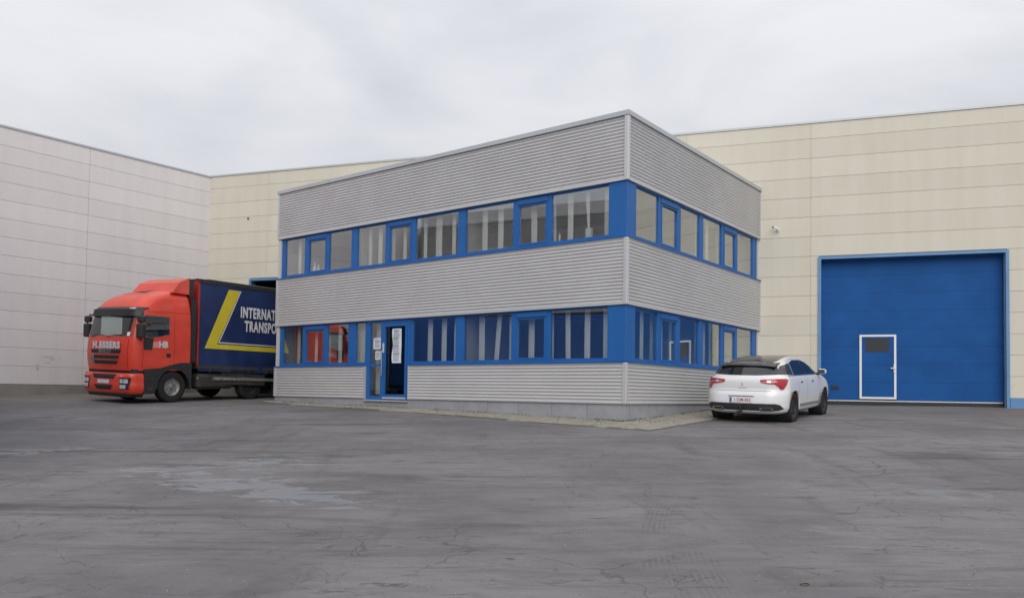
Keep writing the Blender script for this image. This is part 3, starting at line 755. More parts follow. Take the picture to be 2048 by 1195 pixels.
blind('twisted cream vertical blind in upper front window nearest the blue corner', 'front', U0, U1, 0.47, 2.95, [(0.60, 0.73), (1.08, 1.19, 0.04, 0.25), (1.56, 1.71), (2.03, 2.12, 0.03), (2.57, 2.74, 0.02)])
blind('cream vertical blind in the middle of the upper front window band', 'front', U0, U1, 3.1, 6.33, [(3.59, 3.76), (4.09, 4.26), (5.14, 5.27), (5.64, 5.72), (5.68, 5.84), (6.17, 6.26)])
blind('cream vertical blind above the entrance in the upper front window band', 'front', U0, U1, 6.49, 8.6, [(6.94, 7.01), (7.35, 7.49), (7.86, 8.02), (8.32, 8.36)])
blind('sparse cream vertical blind in the leftmost upper front window', 'front', U0, U1, 8.85, 11.86, [(11.45, 11.53)])
blind('cream vertical blind in lower front window nearest the blue corner', 'front', L0, L1, 0.47, 2.95, [(0.60, 0.73), (1.07, 1.22), (1.59, 1.72, 0.02), (2.08, 2.14), (2.61, 2.78)])
blind('cream vertical blind with a leaning slat in lower front window, third pane from corner', 'front', L0, L1, 3.1, 4.59, [(3.27, 3.33), (3.68, 3.82, -0.09), (4.13, 4.31)])
blind('cream vertical blind in the lower front window just right of the entrance', 'front', L0, L1, 4.84, 6.37, [(5.04, 5.11), (5.40, 5.57), (5.41, 5.57, -0.02), (5.89, 6.06)])
blind('cream vertical blind in the narrow pane left of the entrance', 'front', L0, L1, 8.15, 8.85, [(8.30, 8.44), (8.42, 8.56), (8.54, 8.70), (8.68, 8.82)])
blind('single wide cream slat behind the entrance side light', 'front', CB + 0.1, L1, 7.5, 8.1, [(7.83, 8.02)])
blind('cream vertical blind in the leftmost lower front window beside the truck', 'front', L0, L1, 8.9, 11.86, [(9.46, 9.62), (9.96, 10.08), (10.55, 10.68), (11.37, 11.52)])
blind('cream vertical blind in lower side window nearest the blue corner', 'right', L0, L1, 0.5, 2.6, [(0.67, 0.86), (1.18, 1.35), (1.66, 1.82), (2.14, 2.30)])
blind('cream vertical blind in lower side window behind the white car', 'right', L0, L1, 2.62, 7.4, [(2.63, 2.78), (4.08, 4.23), (4.59, 4.73), (5.45, 5.60), (5.75, 5.9)])
blind('cream vertical blind in the upper side window farthest from the corner', 'right', U0, U1, 4.0, 7.4, [(4.09, 4.25), (4.30, 4.42), (4.72, 4.90), (5.42, 5.53), (5.76, 5.88)])
# small things on the upper sills
def sill_box(label, s, w, h, mt, d=0.10):
    fn = FP('front'); m0 = OB @ Matrix.Translation(fn(s, -0.19, UWB - 0.02))
    o = MB().cbox(-d / 2, d / 2, -w / 2, w / 2, 0, h, 0.006).build('carton', mt); o.matrix_world = m0
    tag(o, label, 'carton', 'things on the upper window sills')
def sill_jar(label, s, r, h):
    m0 = OB @ Matrix.Translation(FP('front')(s, -0.17, UWB - 0.02))
    e = empty('bottle', m0); prof = [(0.0, 0.0), (r, 0.0), (r, h * 0.62), (r * 0.45, h * 0.78), (r * 0.45, h * 0.9)]
    mb = MB(); mb.lathe(prof, (0, 0, 0), 14); mb.v = [(x, -z, y) for x, y, z in mb.v]
    mb.build('body', 'white', e, smooth=True)
    mb = MB(); mb.cyl((0, 0, h * 0.9), (0, 0, h), r * 0.5, n=12); mb.build('cap', 'white', e)
    tag(e, label, 'bottle', 'things on the upper window sills')
sill_box('white carton on the upper sill nearest the blue corner', 1.06, 0.14, 0.34, 'white')
sill_box('thin white card leaning in the upper corner window beside the carton', 1.86, 0.05, 0.30, 'white', 0.02)
sill_jar('larger white bottle in the leftmost upper sash', 10.62, 0.06, 0.42)
sill_jar('smaller white bottle in the leftmost upper sash', 10.44, 0.045, 0.34)

# ------------------------------------------------------------------ paving strip round the office
path = empty('paved_strip', OB)
tag(path, kind='structure')
def oz(p):
    w = OB @ Vector(p); return gz(w.x, w.y)
P = []
WR = 1.25
def wf(s): return 1.30 - 0.07 * max(0.0, s)
TS = 0.30
mb = MB()
for face, Ln in (('front', LF + 0.25), ('right', LR)):
    fn = FP(face); rws = []; n = 40; st = 0.0 if face == 'front' else -1.30
    for i in range(n + 1):
        s = st + (Ln - st) * i / n; W = wf(s) if face == 'front' else WR; row = []
        for k in range(5):
            a = fn(s, W * k / 4 + (0.02 if k == 4 else 0), 0); row.append((a[0], a[1], oz(a) + 0.006))
        rws.append(row)
    mb.grid(rws)
mb.build('bedding', 'bedding', path)
pav = MB().cbox(-0.143, 0.143, -0.143, 0.143, -0.05, 0.026, 0.010).mesh('paver', 'paver')
rng = random.Random(3)
for face, Ln in (('front', LF + 0.2), ('right', LR)):
    fn = FP(face)
    for r in range(5):
        o = 0.155 + r * TS; s = (0.15 if r % 2 else 0.0) + (0.15 if face == 'front' else -1.15)
        while s < Ln:
            if o + 0.13 < (wf(s) if face == 'front' else WR) + 0.04:
                p = fn(s, o, 0); w = OB @ Vector(p); e = 0.1
                nrm = Vector((-(gz(w.x + e, w.y) - gz(w.x - e, w.y)) / (2 * e), -(gz(w.x, w.y + e) - gz(w.x, w.y - e)) / (2 * e), 1)).normalized()
                q = Vector((0, 0, 1)).rotation_difference(OB.to_3x3().inverted() @ nrm)
                ob = link('paver', pav, path); ob.location = (p[0], p[1], oz(p) + rng.uniform(-0.006, 0.003))
                ob.rotation_mode = 'QUATERNION'
                from mathutils import Euler
                ob.rotation_quaternion = q @ Euler((rng.uniform(-.015, .015), rng.uniform(-.015, .015), rng.uniform(-.02, .02))).to_quaternion()
            s += TS
# weeds and moss in the joints
mb = MB()
for i in range(2600):
    face = 'front' if rng.random() < 0.62 else 'right'; Ln = LF if face == 'front' else LR
    s = rng.random() ** 1.3 * Ln; c = math.sin(s * 5.1) + math.sin(s * 1.7 + 1)
    if c < rng.uniform(-1.2, 1.6): continue
    o = abs(rng.gauss(0.0, 0.05)) + 0.008 if rng.random() < 0.75 else rng.choice((0.305, 0.605, 0.9)) + rng.gauss(0, 0.012)
    p = Vector(FP(face)(s, o, 0)); z = oz(p) + 0.02; h = rng.uniform(0.015, 0.055); a = rng.uniform(0, 6.28); w = 0.007
    dx, dy = math.cos(a) * w, math.sin(a) * w; lx, ly = rng.gauss(0, .02), rng.gauss(0, .02)
    mb.add([(p.x - dx, p.y - dy, z), (p.x + dx, p.y + dy, z), (p.x + lx, p.y + ly, z + h)], [(0, 1, 2)])
wo = mb.build('weeds', 'weed'); wo.matrix_world = OB
tag(wo, 'low weeds and moss growing in the paving joints at the foot of the office', 'weeds', kind='stuff')

# ------------------------------------------------------------------ security camera on the cream wall
cc = empty('security_camera', HB @ Matrix.Translation((8.84, -0.03, 5.82)) @ Matrix.Scale(0.62, 4))
tag(cc, 'small white bullet security camera on the cream wall right of the office', 'camera')
MB().cyl((0.03, 0, 0.03), (0.03, -0.03, 0.03), 0.075, n=16).build('base_plate', 'white', cc, smooth=True)
MB().tube([(0.03, -0.02, 0.02), (0.0, -0.14, -0.02), (-0.03, -0.20, 0.06)], 0.018).build('bracket', 'steel', cc, smooth=True)
MB().cyl((0.10, -0.17, 0.05), (-0.20, -0.29, 0.17), 0.052, n=16).build('housing', 'white', cc, smooth=True)
MB().cyl((-0.195, -0.288, 0.168), (-0.225, -0.30, 0.18), 0.058, n=16).build('lens_hood', 'dark', cc, smooth=True)

# ------------------------------------------------------------------ shared wheel builder
def wheel(parent, c, r, w, out, rim_mat, rr=0.6, spokes=0, deep=0.0):
    """tyre turned about y with rim, facing the side out (+1/-1)"""
    h = w / 2
    prof = [(r * rr, -h * 0.80), (r * 0.80, -h), (r * 0.94, -h * 0.94), (r, -h * 0.72), (r, -h * 0.25), (r * 0.985, -h * 0.22), (r * 0.985, -h * 0.16), (r, -h * 0.13),
            (r, h * 0.13), (r * 0.985, h * 0.16), (r * 0.985, h * 0.22), (r, h * 0.25), (r, h * 0.72), (r * 0.94, h * 0.94), (r * 0.80, h), (r * rr, h * 0.80)]
    t = MB().lathe(prof, c, 40).build('tyre', 'rubber', parent, smooth=True, angle=50)
    e = out * h
    dsh = e * (0.35 - deep)
    pr = [(0.0, e * 0.62), (r * 0.13, e * 0.62), (r * 0.16, e * 0.55), (r * 0.22, dsh + e * 0.1), (r * rr * 0.78, dsh), (r * rr * 0.92, e * 0.55), (r * rr * 1.01, e * 0.80)]
    rm = MB().lathe(pr, c, 32).build('rim', rim_mat, t, smooth=True, angle=50)
    mb = MB()
    if spokes:
        for i in range(spokes):
            a = 2 * math.pi * i / spokes + 0.2; ca, sa = math.cos(a), math.sin(a); n_ = 0.05 * r / 0.33
            v = []
            for q, wd_ in ((r * 0.12, n_), (r * rr * 0.96, n_ * 0.65)):
                for sg in (-1, 1):
                    for yy in (e * 0.40, e * 0.66): v.append((c[0] + ca * q - sa * wd_ * sg, c[1] + yy, c[2] + sa * q + ca * wd_ * sg))
            mb.add(v, [(0, 1, 3, 2), (4, 6, 7, 5), (0, 4, 5, 1), (2, 3, 7, 6), (1, 5, 7, 3), (0, 2, 6, 4)])
        mb.build('spokes', rim_mat, t)
    else:
        for i in range(10):
            a = 2 * math.pi * i / 10; p = Vector((c[0] + math.cos(a) * r * 0.31, c[1] + dsh, c[2] + math.sin(a) * r * 0.31))
            mb.cyl(p, p + Vector((0, out * 0.05, 0)), 0.018, n=6)
        mb.build('wheel_nuts', 'steel', t)
    return t

def rounded_plan(xr, xf, hw, rr, rf, bow=0.0, n=10):
    """closed plan outline: rear x, front x, half width, corner radii; counter-clockwise"""
    pts = []
    rr = min(rr, hw * 0.98, (xf - xr) * 0.48); rf = min(rf, hw * 0.98, (xf - xr) * 0.48)
    for (cx, cy, r, a0) in ((xf - rf, hw - rf, rf, 0), (xr + rr, hw - rr, rr, 90), (xr + rr, -hw + rr, rr, 180), (xf - rf, -hw + rf, rf, 270)):
        for i in range(n + 1):
            a = R(a0 + 90 * i / n); pts.append([cx + r * math.cos(a), cy + r * math.sin(a)])
    return pts
def resample(pts, m):
    P = np.array(pts + [pts[0]]); d = np.r_[0, np.cumsum(np.hypot(*np.diff(P, axis=0).T))]
    t = np.linspace(0, d[-1], m, endpoint=False)
    return np.c_[np.interp(t, d, P[:, 0]), np.interp(t, d, P[:, 1])]
def loft_z(table, zs, n=10, bow_r=0.0, bow_f=0.0):
    """stack of plan outlines; table columns z, xr, xf, hw, rr, rf"""
    T_ = np.array(table); P = []
    for z in zs:
        v = [herm(T_[:, 0], T_[:, k], z) for k in range(1, 6)]
        pl = rounded_plan(*v, n=n); row = []
        xm = (v[0] + v[1]) / 2
        # extra points along the straight sides so every ring matches
        m = len(pl); full = []
        for i in range(m):
            a, b = pl[i], pl[(i + 1) % m]; full.append(a)
            if i % (n + 1) == n:
                for k in range(1, 8): full.append([a[0] + (b[0] - a[0]) * k / 8, a[1] + (b[1] - a[1]) * k / 8])
        for x, y in full:
            q = 1 - (y / v[2]) ** 2
            if x < xm: x -= bow_r * q * min(1, (xm - x) / max(1e-3, (xm - v[0])))
            else: x += bow_f * q * min(1, (x - xm) / max(1e-3, (v[1] - xm)))
            row.append((x, y, z))
        P.append(row)
    mb = MB(); n_ = len(P[0])
    mb.v = [p for row in P for p in row]
    mb.f = [(i * n_ + j, i * n_ + (j + 1) % n_, (i + 1) * n_ + (j + 1) % n_, (i + 1) * n_ + j) for i in range(len(P) - 1) for j in range(n_)]
    mb.f += [tuple(range(n_))[::-1], tuple(range((len(P) - 1) * n_, len(P) * n_))]
    return mb
def bvh_of(me):
    return BVHTree.FromPolygons([v.co[:] for v in me.vertices], [p.vertices[:] for p in me.polygons])

# ------------------------------------------------------------------ red truck tractor
PHI = R(31); TF = Vector((-math.sin(PHI), -math.cos(PHI), 0))
TO = (-11.84 * KS, 25.87 * KS)
truck = empty('truck', gframe(TO, TF) @ Matrix.Scale(KS, 4))
tag(truck, 'red high-roof truck cab parked in front of the off-white warehouse', 'truck')
XR = -0.64
cab_t = [(1.02, XR, 1.40, 1.22, .06, .30), (1.25, XR, 1.43, 1.245, .06, .30), (1.70, XR, 1.44, 1.25, .06, .30), (2.00, XR, 1.41, 1.25, .06, .30), (2.40, XR, 1.31, 1.24, .06, .30),
         (2.72, XR, 1.22, 1.23, .06, .30), (2.95, XR, 1.15, 1.20, .07, .32), (3.15, XR, 0.98, 1.16, .08, .36), (3.32, XR, 0.76, 1.10, .10, .40), (3.44, XR, 0.50, 1.02, .12, .42), (3.53, XR + .02, 0.22, 0.94, .14, .40), (3.58, XR + .06, -0.05, 0.80, .16, .30)]
zs = [1.02 + (3.58 - 1.02) * i / 40 for i in range(41)]
cabm = loft_z(cab_t, zs, 8, 0.0, 0.07)
cab = cabm.build('cab', 'red', truck, smooth=True, angle=60)
cb = bvh_of(cab.data)
def cut(target, cutters, material):
    """boolean the closed cutters out of target, one after the other"""
    target.data.materials.append(MATS[material]); extra = []
    for c_ in cutters:
        ob = c_.build('cutter', material); ob.matrix_world = truck.matrix_world; extra.append(ob)
        md = target.modifiers.new('b', 'BOOLEAN'); md.operation = 'DIFFERENCE'; md.solver = 'EXACT'; md.object = ob
        md.material_mode = 'TRANSFER'
    bpy.context.view_layer.update()
    nm = bpy.data.meshes.new_from_object(target.evaluated_get(bpy.context.evaluated_depsgraph_get()))
    target.modifiers.clear()
    for ob in extra: bpy.data.objects.remove(ob)
    if len(nm.polygons) > 300: target.data = nm
SIDEW = [(1.00, 2.72), (0.17, 2.70), (0.17, 2.16), (0.74, 2.04), (0.80, 2.04), (1.04, 2.1)]
cut(cab, [MB().box(-0.50, 1.02, -1.17, 1.17, 1.40, 2.82), MB().box(0.9, 1.8, -1.03, 1.03, 2.07, 2.69), MB().prism(SIDEW, lambda p, q, w: (p, w, q), -1.6, 1.6)], 'cab_trim')
mb = MB()
for y in (-0.55, 0.55): mb.cbox(-0.30, 0.20, y - 0.26, y + 0.26, 1.45, 1.75, 0.06); mb.cbox(-0.38, -0.20, y - 0.25, y + 0.25, 1.70, 2.42, 0.06); mb.cbox(-0.36, -0.24, y - 0.14, y + 0.14, 2.44, 2.62, 0.04)
mb.build('seats', 'plastic', cab)
mb = MB(); mb.cbox(0.72, 1.15, -1.15, 1.15, 1.45, 2.02, 0.06); mb.build('dashboard', 'grime', cab)
mb = MB()
for i in range(18):
    a, b = 2 * math.pi * i / 18, 2 * math.pi * (i + 1) / 18
    mb.cyl((0.55 + 0.10 * math.sin(a), 0.55 + 0.22 * math.cos(a), 2.05 + 0.20 * math.sin(a)), (0.55 + 0.10 * math.sin(b), 0.55 + 0.22 * math.cos(b), 2.05 + 0.20 * math.sin(b)), 0.016, n=8)
mb.build('steering_wheel', 'plastic', cab)
patch('windscreen', cb, [(-1.13, 2.04), (1.13, 2.04), (1.11, 2.72), (-1.11, 2.72)], 'front', 'cab_glass', cab, 0.010)
for sd_, yy in (('left', 1), ('right', -1)):
    patch('side_window', cb, [(1.02, 2.74), (0.15, 2.72), (0.15, 2.14), (0.72, 2.02), (0.80, 2.0), (1.06, 2.06), (1.06, 2.2)], sd_, 'cab_glass', cab, 0.008)
    patch('lower_door_trim', cb, [(0.72, 2.02), (0.78, 1.66), (1.06, 1.66), (1.06, 2.06)], sd_, 'plastic', cab, 0.010)
    patch('door_handle', cb, [(0.12, 1.44), (0.27, 1.44), (0.27, 1.56), (0.12, 1.56)], sd_, 'dark', cab, 0.012)
    for poly in ([(-0.02, 1.1), (-0.005, 1.1), (-0.005, 2.8), (-0.02, 2.8)], [(-0.6, 2.84), (0.98, 2.84), (0.98, 2.855), (-0.6, 2.855)], [(1.07, 1.1), (1.085, 1.1), (1.085, 1.9), (1.07, 1.9)]):
        patch('panel_gap', cb, poly, sd_, 'red_dull', cab, 0.003, 0.08)
patch('logo_field', cb, [(0.52, 1.73), (0.74, 1.73), (0.74, 1.92), (0.52, 1.92)], 'left', 'lamp_pink', cab, 0.006)
text_mesh('door_lettering', 'HB', 0.27, 'print', Matrix.Translation((0.38, 1.258, 1.825)) @ Matrix(((-1, 0, 0, 0), (0, 0, 1, 0), (0, 1, 0, 0), (0, 0, 0, 1))), cab, 0.9, 0.012)
patch('screen_sticker', cb, [(0.96, 2.07), (1.06, 2.07), (1.06, 2.19), (0.96, 2.19)], 'front', 'paper', cab, 0.014)
# sun visor
T_ = np.array(cab_t)
mb = MB(); rings = []
for z, off in ((2.70, 0.02), (2.68, 0.10), (2.90, 0.12), (2.97, 0.03)):
    v = [herm(T_[:, 0], T_[:, k], min(z, 2.95)) for k in range(1, 6)]; row = []
    for i in range(29):
        y = -1.20 + 2.40 * i / 28; ay = abs(y); rf = v[4]
        x = v[1] + 0.07 * (1 - (y / v[2]) ** 2)
        if ay > v[2] - rf: x = x - rf + math.sqrt(max(0.0, rf * rf - (ay - v[2] + rf) ** 2)) * 0.9
        row.append((x + off, y * (1 + off * 0.18), z))
    rings.append(row)
rings.append(rings[0]); mb.grid(rings); mb.build('sun_visor', 'plastic', cab, smooth=True, angle=40)
for y in (-0.95, 0.95): MB().cbox(1.12, 1.30, y - 0.10, y + 0.10, 2.885, 2.945, 0.015).build('marker_lamp', 'lamp_clear', cab)
for y0, y1 in ((-0.85, -0.15), (0.05, 0.75)):
    MB().tube([(1.49, y0, 2.03), (1.452, (y0 + y1) / 2, 2.10), (1.475, y1, 2.09)], 0.012, 6).build('wiper', 'plastic', cab)
# front lettering, grille
FM = lambda x, y, z: Matrix.Translation((x, y, z)) @ Matrix(((0, 0, 1, 0), (1, 0, 0, 0), (0, 1, 0, 0), (0, 0, 0, 1)))
text_mesh('front_lettering', 'H.ESSERS', 0.27, 'print', FM(1.528, 0.06, 1.775), cab, 1.12, 0.017, space=1.2)
for z0, z1, hw in ((1.53, 1.64, 0.80), (1.36, 1.47, 0.72), (1.20, 1.31, 0.64)):
    patch('grille_slot', cb, [(-hw + 0.08, z0), (hw - 0.08, z0), (hw, z1), (-hw, z1)], 'front', 'dark', cab, 0.010)
text_mesh('emblem', 'IVECO', 0.16, 'rim', FM(1.53, 0.0, 1.585), cab, 1.35, 0.006)
patch('grey_sticker', cb, [(-0.78, 1.20), (-0.60, 1.20), (-0.60, 1.48), (-0.78, 1.48)], 'front', 'rim', cab, 0.014)
for y in (-1, 1):
    patch('corner_seam', cb, [(y * 1.02, 1.06), (y * 1.04, 1.06), (y * 1.06, 1.95), (y * 1.04, 1.95)], 'front', 'red_dull', cab, 0.004)
# dark strip and bumper
mb = loft_z([(0.88, 1.02, 1.36, 1.20, .03, .28), (0.98, 1.02, 1.36, 1.21, .03, .28), (1.06, 1.02, 1.36, 1.21, .03, .28)], [0.88, 0.97, 1.06], 8, 0, 0.06); mb.build('step_strip', 'plastic', truck, smooth=True, angle=60)
mb = loft_z([(0.30, 1.03, 1.42, 1.20, .02, .28), (0.36, 1.02, 1.46, 1.24, .02, .30), (0.70, 1.02, 1.48, 1.25, .02, .30), (0.88, 1.02, 1.47, 1.25, .02, .30), (0.93, 1.03, 1.43, 1.23, .02, .28)],
            [0.30, 0.33, 0.36, 0.5, 0.6, 0.7, 0.8, 0.88, 0.905, 0.93], 8, 0, 0.06)
bump = mb.build('bumper', 'red', truck, smooth=True, angle=60); bb = bvh_of(bump.data)
patch('air_intake', bb, [(-0.50, 0.76), (0.50, 0.76), (0.62, 0.89), (-0.62, 0.89)], 'front', 'dark', bump, 0.008)
patch('air_intake', bb, [(-0.36, 0.42), (0.36, 0.42), (0.48, 0.56), (-0.48, 0.56)], 'front', 'dark', bump, 0.008)
patch('number_plate', bb, [(-0.30, 0.605), (0.30, 0.605), (0.30, 0.725), (-0.30, 0.725)], 'front', 'print', bump, 0.014)
for y in (-1, 1):
    patch('headlamp_recess', bb, [(y * 0.78, 0.44), (y * 1.16, 0.44), (y * 1.20, 0.80), (y * 0.78, 0.80)], 'front', 'plastic', bump, 0.006)
    for a, b, c_, d in ((0.81, 0.95, 0.63, 0.76), (0.98, 1.13, 0.63, 0.76), (0.82, 1.08, 0.47, 0.58)):
        patch('headlamp', bb, [(y * a, c_), (y * b, c_), (y * b, d), (y * a, d)], 'front', 'lamp_clear', bump, 0.016)
    patch('marker_lamp', bb, [(y * 0.80, 0.82), (y * 0.95, 0.82), (y * 0.95, 0.87), (y * 0.80, 0.87)], 'front', 'lamp_pink', bump, 0.010)
mb = loft_z([(0.20, 0.98, 1.38, 1.14, .03, .26), (0.30, 0.97, 1.42, 1.20, .03, .28)], [0.20, 0.25, 0.30], 8, 0, 0.05); mb.build('bumper_skirt', 'plastic', truck, smooth=True, angle=60)
# wheel arch housings with steps
for sg in (1, -1):
    arc = [(0.62 * math.cos(R(a)), 0.50 + 0.62 * math.sin(R(a))) for a in range(-6, 187, 12)]
    poly = [(1.025, 0.30), (1.025, 1.06), (0.45, 1.10), (0.10, 1.20), (-0.25, 1.27), (-0.66, 1.27), (-0.66, 0.42)] + arc[::-1] + [(0.66, 0.30)]
    MB().prism(poly, lambda p, q, w: (p, sg * w, q), 0.80, 1.262).build('wheel_arch', 'plastic', truck)
    mb = MB()
    for i in range(13):
        a0, a1 = R(-4 + i * 14.4), R(-4 + (i + 1) * 14.4); v = []
        for a in (a0, a1):
            for r_, y_ in ((0.575, 1.2625), (0.575, 1.275), (0.655, 1.275), (0.655, 1.2625)): v.append((r_ * math.cos(a), sg * y_, 0.5 + r_ * math.sin(a)))
        mb.add(v, [(0, 1, 5, 4), (1, 2, 6, 5), (2, 3, 7, 6), (3, 0, 4, 7)])
    mb.build('arch_lip', 'plastic', truck)
    for z in (0.40, 0.72): MB().box(0.68, 0.90, sg * 1.264 if sg < 0 else 1.262, sg * 1.275 if sg > 0 else -1.262, z, z + 0.10).build('step', 'grime', truck)
    wheel(truck, (0, sg * 1.06, 0.50), 0.50, 0.31, sg, 'rim', 0.56)
    # drive axle twin wheels
    wheel(truck, (-3.15, sg * 1.05, 0.50), 0.50, 0.31, sg, 'grime', 0.56, deep=0.4)
    # mirrors
    mb = MB(); mb.cbox(1.18, 1.34, sg * 1.38 - 0.14, sg * 1.38 + 0.14, 2.02, 2.46, 0.04); m_ = mb.build('mirror', 'plastic', truck)
    MB().cbox(1.16, 1.32, sg * 1.38 - 0.13, sg * 1.38 + 0.13, 2.49, 2.70, 0.04).build('wide_angle_mirror', 'plastic', m_)
    MB().box(1.172, 1.179, sg * 1.38 - 0.11, sg * 1.38 + 0.11, 2.06, 2.42).build('mirror_glass', 'cabglass', m_)
    MB().tube([(1.10, sg * 1.22, 2.72), (1.20, sg * 1.36, 2.74), (1.26, sg * 1.40, 2.58), (1.26, sg * 1.40, 2.05), (1.14, sg * 1.24, 1.95)], 0.022).build('mirror_arm', 'plastic', m_, smooth=True)
# roof hatch, air deflector
hatch = patch('roof_hatch', cb, [(0.02, -0.34), (0.40, -0.34), (0.40, 0.34), (0.02, 0.34)], 'top', 'darkglass', cab, 0.02)
patch('roof_crease', cb, [(0.52, -0.62), (0.54, -0.62), (0.60, 0), (0.54, 0.62), (0.52, 0.62), (0.575, 0)], 'top', 'red_dull', cab, 0.004)
pr = [(0.0, 3.50), (-0.30, 3.86), (-0.66, 4.02), (-0.66, 3.92), (-0.62, 3.48)]
mb = MB(); n = len(pr)
v = [(x, -1.10 + 0.12 * max(0, (z - 3.5)), z) for x, z in pr] + [(x, 1.10 - 0.12 * max(0, (z - 3.5)), z) for x, z in pr]
mb.add(v, [(i, (i + 1) % n, n + (i + 1) % n, n + i) for i in range(n)] + [tuple(range(n)), tuple(range(n, 2 * n))[::-1]])
dfl = mb.build('air_deflector', 'red', truck)
for sg in (1, -1): MB().prism([(-0.66, 3.40), (-0.66, 4.01), (-0.84, 3.98), (-0.84, 3.40)], lambda p, q, w: (p, sg * w, q), 0.90, 1.05).build('deflector_side', 'grime', dfl)
# cab side extenders, chassis, tank
for sg in (1, -1): MB().box(-0.84, XR - 0.005, sg * 1.19 - 0.015, sg * 1.19 + 0.015, 1.3, 3.35).build('side_extender', 'plastic', truck)
mb = MB()
for sg in (1, -1): mb.box(-4.0, 1.0, sg * 0.43 - 0.05, sg * 0.43 + 0.05, 0.72, 0.98)
mb.cyl((0, -0.95, 0.5), (0, 0.95, 0.5), 0.07); mb.cyl((-3.15, -0.95, 0.5), (-3.15, 0.95, 0.5), 0.10); mb.box(-0.6, 1.0, -0.7, 0.7, 0.55, 1.0)
mb.build('chassis', 'grime', truck)
MB().cbox(-2.45, -0.95, 0.72, 1.20, 0.40, 0.92, 0.10).build('fuel_tank', 'grime', truck)
MB().cbox(-2.45, -0.95, -1.20, -0.72, 0.40, 0.92, 0.10).build('fuel_tank', 'grime', truck)

# ------------------------------------------------------------------ blue curtain-side trailer backed into the dock
PH2 = R(36); T2 = Vector((-math.sin(PH2), -math.cos(PH2), 0)); l2 = Vector((-T2.y, T2.x, 0))
corner = Vector((-10.35, 26.0, 0)); ctr = corner - l2 * 1.25
trailer = empty('trailer', frame((ctr.x * KS, ctr.y * KS, Z0 - (Z0 - 0.20) * KS), T2) @ Matrix.Scale(KS, 4))
tag(trailer, 'dark blue curtain-side trailer with yellow stripe coupled behind the red truck cab', 'trailer')
TL = 9.5; W2 = 1.25
mb = MB(); mb.box(-TL, 0, -W2, W2, 1.02, 1.14); mb.build('floor_frame', 'grime', trailer)
MB().cbox(-0.06, 0.0, -W2, W2, 1.14, 3.92, 0.012).build('front_bulkhead', 'red_dull', trailer)
for sg in (1, -1):
    P = []
    for i in range(61):
        x = -0.06 - (TL - 0.08) * i / 60; row = []
        for j in range(9):
            t = j / 8; z = 0.94 + (3.86 - 0.94) * t
            rip = 0.012 * math.sin(x * 4.1) * (1 - t * 0.4) + 0.010 * math.sin(x * 9.7 + t) * (1 - t) + 0.006 * math.sin(x * 2.1 + 3 * t)
            row.append((x, sg * (W2 - 0.018 + rip), z))
        P.append(row)
    cur = MB().grid(P).build('curtain', 'tarp', trailer, smooth=True, angle=180)
    if sg == 1: curtain = cur
    MB().cbox(-TL, 0.0, sg * (W2 - 0.03) - 0.03, sg * (W2 - 0.03) + 0.03, 3.84, 3.98, 0.012).build('roof_rail', 'plastic', trailer)
    MB().cbox(-TL + 0.1, -0.3, sg * (W2 - 0.03) - 0.032, sg * (W2 - 0.03) + 0.03, 3.985, 4.005, 0.006).build('rail_cap', 'rim', trailer)
MB().box(-TL, -0.0, -W2 + 0.06, W2 - 0.06, 3.93, 3.99).build('roof', 'grime', trailer)
MB().box(-TL, -TL + 0.05, -W2 + 0.05, W2 - 0.05, 1.14, 3.93).build('rear_doors', 'grime', trailer)
tb = bvh_of(curtain.data)
patch('yellow_stripe', tb, [(-0.28, 1.70), (-0.74, 1.86), (-1.58, 3.74), (-1.12, 3.74)], 'left', 'yellow', curtain, 0.008, 0.12)
patch('yellow_stripe', tb, [(-0.28, 1.70), (-0.74, 1.862), (-8.5, 1.862), (-8.5, 1.70)], 'left', 'yellow', curtain, 0.010, 0.12)
patch('white_outline', tb, [(-0.78, 1.90), (-0.83, 1.935), (-1.63, 3.74), (-1.59, 3.74)], 'left', 'print', curtain, 0.008, 0.12)
patch('white_outline', tb, [(-0.78, 1.90), (-0.83, 1.935), (-8.5, 1.935), (-8.5, 1.90)], 'left', 'print', curtain, 0.010, 0.12)
SM = lambda x, y, z: Matrix.Translation((x, y, z)) @ Matrix(((-1, 0, 0, 0), (0, 0, 1, 0), (0, 1, 0, 0), (0, 0, 0, 1)))
text_mesh('curtain_lettering', 'INTERNATIONAL', 0.50, 'print', SM(-1.60, W2 + 0.012, 3.00), trailer, 0.54, 0.020, 0.004, 'LEFT', 1.16)
text_mesh('curtain_lettering', 'TRANSPORT', 0.50, 'print', SM(-1.78, W2 + 0.012, 2.53), trailer, 0.54, 0.020, 0.004, 'LEFT', 1.16)
mb = MB()
for i in range(12): mb.box(-0.5 - i * 0.75, -0.46 - i * 0.75, W2 - 0.012, W2 + 0.008, 0.90, 1.06)
mb.build('curtain_buckles', 'grime', trailer)
for sg in (1, -1):
    MB().box(-7.0, -0.05, sg * 1.19 - 0.02, sg * 1.19 + 0.02, 0.66, 0.76).build('side_guard', 'rim', trailer)
    MB().cbox(-2.75, -1.0, sg * 0.98 - 0.20, sg * 0.98 + 0.19, 0.50, 0.95, 0.02).build('pallet_box', 'grime', trailer)
    MB().cbox(-3.50, -3.36, sg * 0.75 - 0.07, sg * 0.75 + 0.07, 0.10, 1.02, 0.01).build('landing_leg', 'grime', trailer)
for x in (-6.3, -7.6):
    for sg in (1, -1): wheel(trailer, (x, sg * 1.04, 0.50), 0.50, 0.36, sg, 'grime', 0.56)
mb = MB()
for sg in (1, -1): mb.box(-TL, -0.6, sg * 0.5 - 0.06, sg * 0.5 + 0.06, 0.80, 1.02)
mb.build('chassis', 'grime', trailer)

